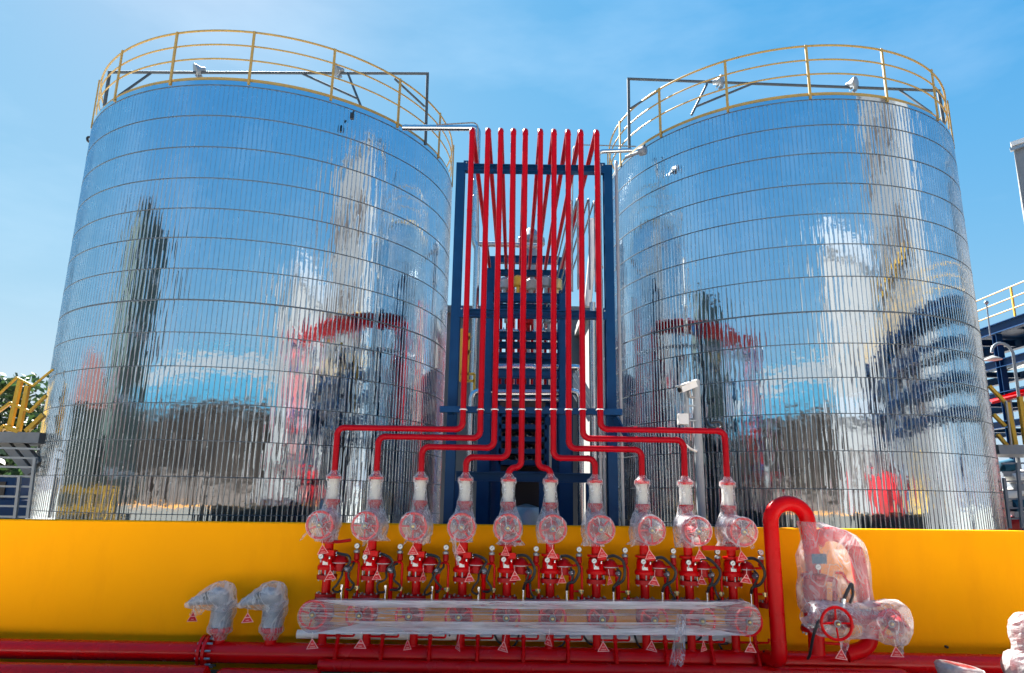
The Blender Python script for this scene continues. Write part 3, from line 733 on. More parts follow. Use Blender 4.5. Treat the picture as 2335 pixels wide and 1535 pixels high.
    MB().lathe([(.05, .04), (.055, .08), (.075, .085), (.075, .105), (.045, .11), (.032, .2), (.028, .30), (.015, .31), (.013, .42)], (0, 0, zu), (0, -1, 0), 16).build('upper_bonnet', M['darkred'], r)
    wheel(r, (0, -.42, zu), rot=.5)
    MB().cyl((0, 0, z(1145)), (0, 0, z(1098)), .052, n=18).build('spool', M['primer'], r)
    MB().lathe([(.05, z(1099)), (.074, z(1098)), (.075, z(1093)), (.034, z(1091)), (.034, z(1089))], n=20).build('top_flange', M['red'], r)
    return r

def hose(parent, pts, r=.0125):
    pts = [V(p) + (V((rnd.uniform(-.014, .014), rnd.uniform(-.01, .01), rnd.uniform(-.012, .012))) if 0 < k < len(pts) - 1 else V((0, 0, 0))) for k, p in enumerate(pts)]
    return MB().sweep(smoothpath(pts, 5), r, 8).build('hose', M['black'], parent)
base = valve_base()
z = zf
films = []
filmdefs = [(1, -1, [(-.08, -.40, -.02, -.10, -.13, .13), (.05, -.05, -.06, .04, -.14, .08)]), (2, 1, [(.02, -.3, -.10, -.05, -.10, .10), (.07, -.1, -.03, .03, -.12, .08)]),
            (3, 1, [(-.05, -.3, -.11, -.06, -.08, .09), (.06, -.2, -.1, .02, -.09, .09)]), (4, -1, [(-.10, -.35, -.02, .07, -.34, .07), (.06, -.1, -.07, .02, -.09, .09)]),
            (5, 1, [(.05, -.3, -.11, .03, -.07, .08), (-.06, -.3, -.1, -.02, -.06, .08)]), (6, -1, [(-.03, -.4, -.13, .02, -.05, .08)]),
            (7, -1, [(-.09, -.1, -.04, -.03, -.14, .10), (-.07, -.15, .03, -.06, -.03, .08)]), (8, -1, [(-.10, -.1, -.05, -.04, -.13, .09), (-.08, -.1, .06, -.05, -.02, .06)]),
            (9, -1, [(-.08, -.1, -.05, -.06, -.13, .10), (-.09, -.1, .05, -.04, -.01, .07)]), (10, -1, [(-.07, -.1, -.05, -.06, -.11, .10), (.06, -.38, -.10, .03, -.06, .07), (-.09, -.1, .07, -.05, .0, .07)])]
looks = ['with a long dark lever and film flaring past its wheel', 'with film gathered high in a peak over its top flange', 'whose upper handwheel shows spokes under tight film',
         'with a long strip of torn film hanging in front of it', 'with a short lever disc under its blurred red handwheel', 'directly under the first riser that bends towards the big U pipe',
         'with bright white film hanging beside its upper wheel', 'with a coiled black hose end lying by its lower flange', 'standing in front of the grey camera pole', 'ending the row, sunlit lever pointing back along it']
for i in range(10):
    r = base if i == 0 else copy_tree(base)
    films.append(r)
for i, r in enumerate(films):
    r['label'] = '%s valve set %s' % (ordn[i], looks[i])
    sd, sh, tl = filmdefs[i]
    wrap_upper(sd, sh, tl).build('film_wrap', M['film'], r, flat=True, local=True)
    big = i >= 4
    if big:
        hose(r, [(.10, -.09, z(1265)), (.17, -.10, z(1265)), (.25, -.10, z(1275)), (.28, -.10, z(1297)), (.25, -.10, z(1318)), (.18, -.09, z(1328)), (.165, -.05, z(1342))], .0145)
        hose(r, [(.20, -.06, z(1290)), (.225, -.08, z(1300)), (.20, -.08, z(1318)), (.175, -.07, z(1328))], .011)
        if i in (4, 7, 8):
            hose(r, [(.225, -.06, z(1322)), (.25, -.08, z(1345)), (.27, -.08, z(1360)), (.24, -.07, z(1366)), (.19, -.06, z(1362))], .011)
    else:
        dx = .03 * math.sin(i * 2.2)
        hose(r, [(.105, -.09, z(1266)), (.16, -.10, z(1266)), (.215, -.10, z(1273)), (.235, -.09, z(1285)), (.20, -.08, z(1297)), (.17, -.06, z(1306))], .0135)
        hose(r, [(.275, -.05, z(1288)), (.255, -.08, z(1296)), (.225 + dx, -.08, z(1311)), (.24 + dx, -.09, z(1325)), (.29 + dx, -.08, z(1338)), (.25 + dx, -.07, z(1349)), (.21, -.05, z(1348))], .0115)
        hose(r, [(.165, -.06, z(1306)), (.16, -.09, z(1320)), (.12 - dx, -.09, z(1336)), (.09, -.08, z(1348)), (.13, -.07, z(1356)), (.16, -.05, z(1352))], .011)
    if i in (0, 4, 9):
        MB().lathe([(.05, z(1246)), (.085, z(1245)), (.085, z(1237)), (.05, z(1236))], n=20).build('lever_valve', M['darkred'], r, local=True)
        if i == 0:
            MB().tube([(.03, -.03, z(1240)), (.10, -.09, z(1241)), (.24, -.11, z(1236))], .016, .03, 8).build('lever', M['darkred'], r, local=True)
        elif i == 4:
            MB().bar((.04, -.05, z(1236)), (.13, -.08, z(1233)), .05, .02).build('lever', M['darkred'], r, local=True)
        else:
            MB().bar((.02, -.09, z(1241)), (-.30, -.13, z(1240)), .022, .035).bar((-.20, -.12, z(1240)), (-.33, -.135, z(1240)), .028, .045).build('lever', M['red'], r, local=True)
    for ch in r.children:
        if ch.name.startswith('handwheel'): ch.rotation_euler = (0, rnd.uniform(0, 1.5), 0)
        elif ch.name.startswith(('ball_valve', 'trap', 'label_plate')): ch.rotation_euler = (0, 0, rnd.uniform(-.05, .05))
    r.location = (SX[i], PY, 0)

# long sheet of stretch film round all ten lower handwheels
def long_wrap():
    mb = MB()
    YF = 6.855
    A = at(713, 1407, YF); B = at(1702, 1411, YF); rr_ = .148
    nx = 150
    # outline of a stadium in XZ, swept from front to back
    out = []
    L = B.x - A.x
    def zc(x): return A.z + (B.z - A.z) * (x - A.x) / L
    for k in range(nx + 1): out.append((A.x + L * k / nx, zc(A.x + L * k / nx) + rr_, V((0, 0, 1))))
    for k in range(1, 14): a = math.pi / 2 - math.pi * k / 14; out.append((B.x + rr_ * math.cos(a), B.z + rr_ * math.sin(a), V((math.cos(a), 0, math.sin(a)))))
    for k in range(nx + 1): x = B.x - L * k / nx; out.append((x, zc(x) - rr_, V((0, 0, -1))))
    for k in range(1, 14): a = -math.pi / 2 - math.pi * k / 14; out.append((A.x + rr_ * math.cos(a), A.z + rr_ * math.sin(a), V((math.cos(a), 0, math.sin(a)))))
    N = len(out); vs_ = []; fs = []
    ys = [(YF + .42, .78), (YF + .22, .93), (YF + .06, 1.0), (YF + .012, .985)]
    for j, (y, s_) in enumerate(ys):
        for (x, z_, nn) in out:
            c = V((min(max(x, A.x), B.x), 0, zc(min(max(x, A.x), B.x))))
            q = c + (V((x, 0, z_)) - c) * s_
            w = .006 * noise.noise(V((x * 2.1, y * 9, 3.3 + nn.z)))
            d = .010 * (abs(math.sin((x - A.x) / L * 9 * math.pi)) if abs(nn.z) > .9 and nn.z > 0 else 0)
            vs_.append(V((q.x, y, q.z)) + nn * (w - d))
    for j in range(3):
        for k in range(N):
            k2 = (k + 1) % N; fs.append((j * N + k, (j + 1) * N + k, (j + 1) * N + k2, j * N + k2))
    mb.add(vs_, fs)
    # front face: long tight folds
    rows = 15; vs_ = []; fs = []; cols = nx + 9
    for i in range(cols):
        x = A.x - rr_ * .93 + (L + rr_ * 1.86) * i / (cols - 1)
        e = 0 if A.x <= x <= B.x else (A.x - x if x < A.x else x - B.x)
        hh = math.sqrt(max(0, (rr_ * .985) ** 2 - e * e)); xc = min(max(x, A.x), B.x)
        for j in range(rows):
            u = 2 * j / (rows - 1) - 1
            y = YF + .010 - .006 * noise.noise(V((x * .8, u * 7.5, 1.7))) * (1 - u ** 8) + .006 * noise.noise(V((x * 3, u * 14, 5))) * (1 - u ** 8)
            vs_.append((x, y, zc(xc) + hh * u))
    for i in range(cols - 1):
        for j in range(rows - 1): fs.append((i * rows + j, (i + 1) * rows + j, (i + 1) * rows + j + 1, i * rows + j + 1))
    mb.add(vs_, fs)
    return mb
o = long_wrap().build('plastic_wrap', M['filmlong'], flat=True)
tag(o, 'long band of clear stretch film wound round all ten lower handwheels', 'plastic wrap')
# thicker doubled layers along its upper and lower edge
A = at(713, 1407, 6.83); B = at(1702, 1411, 6.83)
for q_, (lo_, hi_) in enumerate(((-.146, -.062), (-.147, -.098), (.082, .146), (.112, .147), (-.06, -.035), (.02, .034))):
    m = MB(); n = 150
    for k in range(n + 1):
        t = k / n; x = A.x + .01 + (B.x - A.x - .02) * t; zz_ = A.z + (B.z - A.z) * t
        tp = min(1, t * 9, (1 - t) * 9) if q_ < 4 else min(1, max(0, t * 12 - q_ + 3.5), max(0, (1 - t) * 7 - 1)); outer = lo_ if q_ < 2 else hi_
        inner = hi_ if q_ < 2 else lo_
        inner = outer + (inner - outer) * max(.03, tp) + .016 * noise.noise(V((x * 1.3, q_ * 5.1, 2.2)))
        for j_ in range(5):
            u = outer + (inner - outer) * j_ / 4
            m.v.append((x, 6.838 - .0035 * q_ - .004 * noise.noise(V((x * 1.2, j_ * 1.9, 8 + lo_))) , zz_ + u))
    for k in range(n):
        for j_ in range(4): m.f.append((k * 5 + j_, (k + 1) * 5 + j_, (k + 1) * 5 + j_ + 1, k * 5 + j_ + 1))
    m.build('doubled_layer', M['filmband'], o, flat=True)
# torn end hanging down between the eighth and ninth inlet
m = MB(); N = 12
for i in range(N):
    t = i / (N - 1); c = at(1556 - 14 * t, 1400 + 118 * t, 6.80 + .0 * t); w = .05 + .035 * t
    for j in range(6):
        u = j / 5 - .5; p = c + V((u * w * 1.6, .02 * math.cos(j * 2.6 + i * .4) + .012 * math.sin(i * 1.3), .01 * math.sin(j * 3 + i)))
        m.v.append(p)
for i in range(N - 1):
    for j in range(5): m.f.append((i * 6 + j, i * 6 + j + 1, (i + 1) * 6 + j + 1, (i + 1) * 6 + j))
m.build('torn_end', M['film'], o, flat=True)

# ------------------------------------------------------------------ header pipes along the ground
HZ = at(1100, 1497, 7.3).z; HR = .098
xF = at(468, 1500, 7.3).x
def hz(x): return HZ
r = thing('header_pipe', 'large red header pipe behind the front manifold, feeding all valve sets', 'pipe', (xF, 7.3, 0), 'large red header pipes by the wall')
MB().cyl((xF + .03, 7.3, HZ), (9.5, 7.3, HZ), HR, n=28).build('pipe', M['headerred'], r)
MB().lathe([(HR, -.01), (.158, -.008), (.160, .022), (HR, .024)], (xF + .018, 7.3, HZ), (1, 0, 0), 28).build('flange', M['headerred'], r)
m = MB()
for k in range(12):
    a = 2 * math.pi * (k + .5) / 12
    m.cyl((xF - .05, 7.3 + .133 * math.cos(a), HZ + .133 * math.sin(a)), (xF + .095, 7.3 + .133 * math.cos(a), HZ + .133 * math.sin(a)), .011, n=6)
ob = m.build('bolts', M['galv'], r); ob['kind'] = 'stuff'
for i in range(10):
    MB().lathe([(.041, 0), (.052, .0), (.046, .018), (.041, .02)], (SX[i], 7.3, HZ + HR - .012), (0, 0, 1), 16).build('weld_saddle', M['headerred'], r)
for xx in (-1.2, 0.4, 2.2, 4.1): MB().box((xx, 7.3, (HZ - HR) / 2), (.1, .16, HZ - HR)).build('support', M['greysteel'], r)
r = thing('header_pipe', 'dull crimson header pipe ending in a bolted flange under the wrapped monitors', 'pipe', (xF, 7.3, 0), 'large red header pipes by the wall')
MB().cyl((-9.5, 7.3, HZ), (xF - .02, 7.3, HZ), HR * .93, n=28).build('pipe', M['headerred'], r)
MB().lathe([(HR * .93, -.024), (.160, -.022), (.158, .006), (HR, .008)], (xF - .012, 7.3, HZ), (1, 0, 0), 28).build('flange', M['headerred'], r)
z2 = at(240, 1538, 7.0).z; x2 = at(462, 1540, 7.0).x
r = thing('header_pipe', 'lower red pipe lying in front of the crimson header, at the picture bottom', 'pipe', (x2, 7.0, 0), 'large red header pipes by the wall')
MB().cyl((-9.0, 7.0, z2), (x2, 7.0, z2), .092, n=28).build('pipe', M['headerred'], r)
MB().lathe([(.09, 0), (.085, .03), (.05, .055), (.003, .06)], (x2, 7.0, z2), (1, 0, 0), 28).build('end_cap', M['headerred'], r)
z3 = at(650, 1546, 7.05).z
r = thing('header_pipe', 'thin topped red pipe just showing at the picture bottom below the flange', 'pipe', (x2 + .3, 7.05, 0), 'large red header pipes by the wall')
MB().tube([(x2 + .17, 7.05, .02), (x2 + .17, 7.05, z3), (at(727, 1546, 7.05).x, 7.05, z3)], .08, .12, 24).build('pipe', M['headerred'], r)
# front drain manifold
MZ = at(1300, 1526, 7.14).z; mx0, mx1 = at(731, 1524, 7.14).x, at(2062, 1530, 7.14).x
r = thing('drain_manifold', 'slim red drain manifold collecting the ten thin drain legs in front', 'pipe', (mx0, 7.14, 0))
MB().tube([(mx0, 7.14, MZ), (mx1, 7.14, MZ), (mx1, 7.14, .03)], .057, .12, 20).build('pipe', M['headerred'], r)
MB().lathe([(.057, 0), (.05, .02), (.003, .035)], (mx0, 7.14, MZ), (-1, 0, 0), 20).build('end_cap', M['headerred'], r)
for px in (782, 800, 1860): 
    q = at(px, 1530, 7.14); MB().lathe([(.058, -.006), (.0615, -.004), (.0615, .004), (.058, .006)], (q.x, 7.14, MZ), (1, 0, 0), 20).build('weld_ring', M['headerred'], r)
for px in (800, 1100, 1500, 1900): q = at(px, 1530, 7.14); MB().box((q.x, 7.14, .03), (.08, .1, .06)).build('support', M['greysteel'], r)
# white pipe on the wall behind the inlets
zw = at(1150, 1449, 7.44).z; xw0, xw1 = at(678, 1447, 7.44).x, at(1665, 1452, 7.44).x
r = thing('white_pipe', 'long white plastic pipe running behind the red inlets along the wall', 'pipe', (xw0, 7.44, 0))
m = MB().sweep([(xw0, 7.44, zw - .02), (xw1, 7.44, zw + .0)], .043, 20, caps=False); m.sweep([(xw0 + .001, 7.44, zw - .02), (xw1 - .001, 7.44, zw)], .037, 20, caps=False); m.build('pipe', M['white'], r)
MB().lathe([(.0365, 0), (.0365, .01)], (xw0 + .02, 7.44, zw - .02), (1, 0, 0), 16).build('bore', M['dark'], r)
MB().cyl((at(1025, 1455, 7.4).x, 7.392, zw), (at(1025, 1455, 7.4).x, 7.40, zw), .011, n=10).build('drilled_hole', M['dark'], r)
# black cables drooping behind
for i, (pts, lab) in enumerate((([(1125, 1440), (1135, 1462), (1150, 1470)], 'black cable drooping past the white pipe below the fifth valve set'), ([(1185, 1440), (1178, 1465), (1165, 1478)], 'black cable slanting down just past the fifth inlet'),
                         ([(1295, 1440), (1285, 1468), (1268, 1479)], 'black cable hanging between the sixth and seventh inlets'), ([(1330, 1450), (1345, 1468), (1365, 1470)], 'black cable hugging the seventh inlet at white pipe level'),
                         ([(1445, 1442), (1455, 1470), (1468, 1485)], 'black cable slanting down to the eighth inlet'), ([(1640, 1468), (1660, 1468), (1640, 1466), (1648, 1485)], 'black cable crossing low between the ninth and tenth inlets'),
                         ([(1605, 1445), (1588, 1462), (1560, 1466)], 'black cable running down beside the torn film end'), ([(1740, 1485), (1765, 1500), (1775, 1506)], 'black cable lying on the header below the big U pipe'))):
    m = MB().sweep(smoothpath([at(x, y, 7.35 if i != 7 else 7.17) for x, y in pts], 5), .011, 8)
    tag(m.build('cable', M['black']), lab, 'cable', 'black cables behind the inlets')

# ------------------------------------------------------------------ two wrapped monitors on the header
def monitor(px, label, seed):
    x = at(px, 1450, 7.3).x
    r = thing('fire_monitor', label, 'monitor', (x, 7.3, 0), 'film wrapped monitors on the header')
    z_ = lambda py: at(px, py, 7.3).z
    MB().cyl((x, 7.3, z_(1484)), (x, 7.3, z_(1440)), .056, n=20).build('stub_pipe', M['red'], r)
    MB().lathe([(.056, z_(1444)), (.100, z_(1441)), (.104, z_(1436)), (.104, z_(1430)), (.06, z_(1429))], (x, 7.3, 0), (0, 0, 1), 22).build('flange', M['red'], r)
    MB().lathe([(.06, z_(1430)), (.098, z_(1428)), (.094, z_(1400)), (.102, z_(1394)), (.09, z_(1388)), (.06, z_(1386))], (x, 7.3, 0), (0, 0, 1), 22).build('swivel_body', M['greycast'], r)
    P_ = lambda a, b_, Y_=7.24: V((x + (a - 500) / 222, Y_, z_(b_)))
    hd = smoothpath([P_(500, 1392, 7.3), P_(503, 1372, 7.28), P_(496, 1357), P_(478, 1360), P_(455, 1367), P_(432, 1375)], 5)
    n = len(hd); MB().sweep(hd, [.082 if i < n * .5 else .082 - .062 * (i / n - .5) / .5 for i in range(n)], 16).build('barrel', M['greycast'], r)
    MB().ball(P_(474, 1357, 7.21), .05).cyl(P_(474, 1357, 7.2), P_(474, 1358, 7.165), .03, n=10).build('elevation_knob', M['black'], r)
    bolts(r, (x, 7.3), .086, z_(1433), z_(1426), 8)
    mb = MB(); k_ = 30
    for pts_, ry in (([(500, 1458, .060), (500, 1449, .075), (500, 1440, .110), (500, 1432, .112), (501, 1420, .103), (502, 1406, .104), (504, 1394, .116), (505, 1384, .112), (503, 1372, .100)], 1.0),
                     ([(531, 1360, .02), (528, 1361, .085), (518, 1360, .128), (503, 1358, .142), (486, 1360, .128), (466, 1366, .092), (446, 1373, .056), (432, 1378, .030), (424, 1380, .012)], .8)):
        path = smoothpath([P_(a, b_, 7.3 if ry == 1 else 7.24) for a, b_, c_ in pts_], 4); rs = [max(.008, q.x) for q in smoothpath([(c_, 0, 0) for a, b_, c_ in pts_], 4)]
        m = MB().sweep(path, rs, k_, caps=False); vs_ = []
        for i, p in enumerate(m.v):
            p = V(p); c = path[i // k_]; d = p - c; d.y *= ry; p = c + d; d = d.normalized()
            vs_.append(p + d * film_noise(p, seed, .010, 13) + d * film_noise(p, seed + 5, .006, 27))
        mb.add(vs_, m.f)
    # tuft of film hanging from the jaw
    vs_ = []; fs = []
    for i in range(6):
        for j_ in range(4):
            vs_.append(P_(447 + j_ * 9 - 2 * i + (seed % 5), 1380 + 4 * i, 7.20) + V((0, .015 * math.cos(i + j_ * 2.1), .006 * math.sin(j_ * 3 + i))))
    for i in range(5):
        for j_ in range(3): fs.append((i * 4 + j_, i * 4 + j_ + 1, (i + 1) * 4 + j_ + 1, (i + 1) * 4 + j_))
    if seed == 31: mb.add(vs_, fs)
    mb.build('film_wrap', M['filmbag'], r, flat=True)
monitor(500, 'film wrapped grey fire monitor standing right beside the bolted header flange', 31)
monitor(618, 'film wrapped grey fire monitor between its twin and the valve row', 37)

# ------------------------------------------------------------------ big inverted U pipe
UY = 7.0
def pu(px, py): return at(px, py, UY)
xL = pu(1760, 1230).x; xR = pu(1842, 1190).x; zT = pu(1800, 1148).z; rb = (xR - xL) / 2
root = thing('bypass_pipe', 'big glossy red inverted U pipe rising above the wall beside the valve row', 'pipe', (xL, UY, 0))
zs_ = zT - rb
MB().cyl((xL, UY, at(1770, 1462, UY).z), (xL, UY, zs_), .0725, n=28).build('upright', M['red'], root)
pts = [V(((xL + xR) / 2 - rb * math.cos(t), UY, zs_ + rb * math.sin(t))) for t in [math.pi * k / 20 for k in range(21)]]
MB().sweep(pts, .074, 28).build('return_bend', M['red'], root)
MB().sweep([V((xL, UY, zs_ - .006)), V((xL, UY, zs_ + .006))], .0765, 28).sweep([V((xR, UY, zs_ - .006)), V((xR, UY, zs_ + .006))], .0765, 28).sweep([V((xL, UY, at(1770, 1462, UY).z - .006)), V((xL, UY, at(1770, 1462, UY).z + .006))], .0765, 28).build('weld_ring', M['red'], root)
zq = at(1770, 1462, UY).z
MB().sweep(rounded([(xL, UY, zq), (xL, UY, zq - .17), (xL - .05, UY + .22, zq - .19)], .13, 10), .074, 28).build('bottom_elbow', M['red'], root)
MB().sweep(smoothpath([(xR, UY, zs_), (xR + .005, UY, zs_ - .15), (xR + .02, UY, zs_ - .32)], 4), .073, 28).build('down_leg', M['red'], root)

# ------------------------------------------------------------------ film wrapped main valve set at the end of the row
cx = at(1866, 1330, UY).x
r = thing('main_valve_set', 'large film wrapped valve set with a red handwheel beside the big U pipe', 'valve set', (cx, UY, 0))
q = lambda px, py, Y=UY: at(px, py, Y)
MB().cyl(q(1863, 1492), q(1861, 1440), .075, n=22).build('inlet_pipe', M['red'], r)
MB().lathe([(.07, 0), (.135, .004), (.138, .026), (.07, .03)], q(1861, 1441), (0, 0, 1), 26).lathe([(.07, 0), (.138, .002), (.135, .024), (.07, .028)], q(1861, 1434), (0, 0, 1), 26).build('flange', M['darkred'], r)
bolts(r, (q(1861, 1440).x, UY), .115, q(1861, 1446).z, q(1861, 1424).z, 10, .011)
MB().lathe([(.06, 0), (.11, .02), (.12, .10), (.10, .19), (.13, .20), (.13, .225), (.10, .23), (.11, .33), (.09, .42), (.12, .43), (.12, .46), (.07, .47), (.073, .64)], q(1864, 1425), (0, 0, 1), 24).build('valve_body', M['darkred'], r)
lp = smoothpath([q(1862, 1240), q(1872, 1222), q(1900, 1218), q(1932, 1232), q(1952, 1262), q(1962, 1310), q(1972, 1372)], 6)
MB().sweep(lp, .068, 22).build('loop_pipe', M['red'], r)
MB().lathe([(.06, 0), (.12, .004), (.12, .026), (.06, .03)], q(1977, 1380), (0, 0, 1), 24).build('flange', M['darkred'], r)
MB().tube([q(1985, 1400), q(1985, 1476), q(1930, 1492)], .072, .16, 22, 8).build('outlet_elbow', M['red'], r)
MB().cyl(q(1850, 1400), q(2040, 1412), .075, n=20).build('cross_pipe', M['darkred'], r)
MB().lathe([(.06, 0), (.08, .1), (.06, .2), (.03, .26), (.02, .38)], q(1900, 1412, 7.0), (0, -1, 0), 16).build('bonnet', M['darkred'], r)
wc = q(1908, 1422, 6.62)
w = wheel(r, tuple(wc - r.location), R=.137, r=.0135, rot=0.03)
MB().lathe([(.06, 0), (.08, .1), (.06, .2), (.03, .26), (.02, .3)], q(2030, 1420, 7.0), (0, -1, 0), 16).build('bonnet', M['darkred'], r)
w = wheel(r, tuple(q(2031, 1422, 6.80) - r.location), R=.12, r=.0125, rot=0.8)
MB().tube([q(1905, 1306, 6.85), q(1922, 1306, 6.85), q(1930, 1325, 6.85), q(1942, 1331, 6.85)], .013, .03, 8).build('trim_pipe', M['red'], r)
MB().tube([q(1860, 1318, 6.88), q(1905, 1322, 6.88), q(1904, 1385, 6.88)], .024, .03, 10).build('drain_pipe', M['darkred'], r)
hose(r, [q(1942, 1330, 6.84), q(1936, 1345, 6.82), q(1924, 1368, 6.82)], .016)
hose(r, [q(1943, 1332, 6.84), q(1945, 1355, 6.82), q(1938, 1376, 6.82)], .013)
hose(r, [q(1876, 1400, 6.74), q(1862, 1425, 6.72), q(1855, 1455, 6.75), q(1846, 1490, 6.86), q(1842, 1502, 6.92)], .013)
MB().cyl(q(1923, 1365, 6.82), q(1921, 1385, 6.82), .025, n=10).build('coupling', M['steel'], r)
MB().cyl(q(1880, 1466, 6.95), q(1935, 1470, 6.95), .014, n=10).build('bleed_pipe', M['red'], r)
gauge(r, tuple(q(1865, 1293, 6.93) - r.location) if False else tuple(q(1865, 1293, 6.93)), .03)
MB().box(q(1866, 1274, 6.95), (.14, .05, .09)).build('solenoid_box', M['blue'], r)
# its film: one big bag over the upper part, one bag over the cross pipe
def bag(outline_l, outline_r, ys, yc, depth, seed, amp, n=30):
    """outline given as photo x per photo y; elliptical sections"""
    m = MB(); vs_ = []; fs = []
    for xl_, xr_, py in zip(outline_l, outline_r, ys):
        a_ = at(xl_, py, yc); b_ = at(xr_, py, yc); c = (a_ + b_) / 2; hw = (b_ - a_).length / 2
        for k in range(n):
            t = 2 * math.pi * k / n; d = V((math.cos(t), math.sin(t), 0))
            e = 0.72
            p = c + V((hw * math.copysign(abs(d.x) ** e, d.x), depth * math.copysign(abs(d.y) ** e, d.y), 0))
            vs_.append(p + d * film_noise(p, seed, amp, 9) + d * film_noise(p, seed + 2, amp * .5, 22) + V((0, 0, film_noise(p, seed + 7, amp * .5, 12))))
    R_ = len(ys)
    for i in range(R_ - 1):
        for k in range(n):
            k2 = (k + 1) % n; fs.append((i * n + k, i * n + k2, (i + 1) * n + k2, (i + 1) * n + k))
    return m.add(vs_, fs)
ysb = [1190, 1198, 1208, 1220, 1235, 1250, 1268, 1285, 1302, 1320, 1338, 1356, 1372, 1386, 1398]
lb = [1826, 1826, 1828, 1830, 1830, 1824, 1820, 1822, 1824, 1823, 1822, 1822, 1824, 1826, 1832]
rbx = [1862, 1885, 1920, 1945, 1962, 1970, 1974, 1977, 1978, 1980, 1981, 1984, 1988, 1994, 2000]
bag(lb, rbx, ysb, UY, .16, 51, .012).build('film_wrap', M['filmbag'], r, flat=True)
m = MB(); n = 26; vs_ = []; fs = []
st = [(1836, 1392, .07), (1846, 1398, .12), (1870, 1408, .15), (1910, 1414, .16), (1950, 1416, .15), (1985, 1414, .16), (2010, 1416, .185), (2032, 1420, .20), (2052, 1422, .19), (2062, 1424, .12), (2067, 1424, .03)]
path = smoothpath([at(a, b_, 6.86) for a, b_, c in st], 3); rs = [v.x for v in smoothpath([(c, 0, 0) for a, b_, c in st], 3)]
mm = MB().sweep(path, rs, n, caps=False)
for i, p in enumerate(mm.v):
    p = V(p); c = path[i // n]; d = (p - c); d.z *= .98; d.y *= 1.1; p = c + d; dn = d.normalized() if d.length > 1e-5 else d
    vs_.append(p + dn * film_noise(p, 61, .013, 10) + dn * film_noise(p, 63, .007, 24))
m.add(vs_, mm.f)
# two hanging tails
for (x0, y0, x1, y1, wd) in ((2048, 1440, 2056, 1492, .10), (1925, 1452, 1925, 1505, .10)):
    vs_ = []; fs = []
    for i in range(9):
        t = i / 8; c = at(x0 + (x1 - x0) * t, y0 + (y1 - y0) * t, 6.76)
        for j in range(6):
            u = (j / 5 - .5) * wd * (1 - .6 * t); p = c + V((u, .03 * math.cos(j * 2 + i * .5), 0)); vs_.append(p + V((film_noise(p, 71, .008, 22), film_noise(p, 72, .02, 20), 0)))
    for i in range(8):
        for j in range(5): fs.append((i * 6 + j, i * 6 + j + 1, (i + 1) * 6 + j + 1, (i + 1) * 6 + j))
    m.add(vs_, fs)
m.build('film_wrap', M['filmbag'], r, flat=True)

# white wrapped items at the picture's bottom corner
def lumpy(name, label, pts, rs, seed, cat, core):
    r = thing(name, label, cat, tuple(pts[0]))
    path = smoothpath(pts, 5); rr_ = [v.x for v in smoothpath([(a, 0, 0) for a in rs], 5)]
    MB().sweep(path, [a * .8 for a in rr_], 16).build('core', core, r)
    mm = MB().sweep(path, rr_, 24, caps=True); vs_ = []
    for i, p in enumerate(mm.v):
        p = V(p); c = path[i // 24]; d = (p - c).normalized() if (p - c).length > 1e-5 else V((0, 0, 1))
        vs_.append(p + d * film_noise(p, seed, .014, 14) + d * film_noise(p, seed + 1, .006, 30))
    MB().add(vs_, mm.f).build('film_wrap', M['filmthick'], r, flat=True)
Y_ = 6.6
lumpy('wrapped_hydrant', 'tall white film wrapped hydrant cut by the picture edge over the header', [at(2356, 1560, Y_), at(2346, 1520, Y_), at(2350, 1495, Y_), at(2350, 1470, Y_), at(2351, 1445, Y_), at(2350, 1420, Y_), at(2355, 1402, Y_)], [.17, .20, .14, .145, .165, .145, .05], 81, 'hydrant', M['red'])
Y_ = 6.5
lumpy('shrouded_hydrant', 'low white film wrapped pipe cap peeking over the bottom edge', [at(2192, 1575, Y_), at(2190, 1545, Y_), at(2188, 1524, Y_), at(2188, 1516, Y_)], [.12, .155, .18, .155], 91, 'wrapped cap', M['red'])

# ------------------------------------------------------------------ warning tags
def text_mesh(txt, size):
    cu = bpy.data.curves.new('lettering', 'FONT'); cu.body = txt; cu.size = size; cu.align_x = 'CENTER'; cu.extrude = 0.0006; cu.resolution_u = 2; cu.offset = size * .018
    ob = bpy.data.objects.new('tmp', cu); COL.objects.link(ob)
    me = bpy.data.meshes.new_from_object(ob); bpy.data.objects.remove(ob)
    me.transform(Matrix.Rotation(math.pi / 2, 4, 'X')); me.materials.clear(); me.materials.append(M['tagwhite']); return me
T_NO = text_mesh('NO', .017); T_OP = text_mesh('OPERAR', .0165)
S = .112; H = .092
def tri(s, y, z0=0): return [(0, y, -z0), (s / 2, y, -z0 - H * s / S), (-s / 2, y, -z0 - H * s / S)]
m = MB(); o_ = tri(S, -.001); i_ = [(0, -.001, -.0125), (S / 2 - .0105, -.001, -H + .0055), (-S / 2 + .0105, -.001, -H + .0055)]
back = [(x, .001, z_) for x, y, z_ in o_]
m.add(o_ + back, [(0, 2, 1), (3, 4, 5), (0, 1, 4, 3), (1, 2, 5, 4), (2, 0, 3, 5)]); FACE = m
mo = MB(); fo = [(x, -.0022, z_) for x, y, z_ in o_]; fi = [(x, -.0022, z_) for x, y, z_ in i_]
mo.add(fo + fi, [(0, 3, 4, 1), (1, 4, 5, 2), (2, 5, 3, 0)])
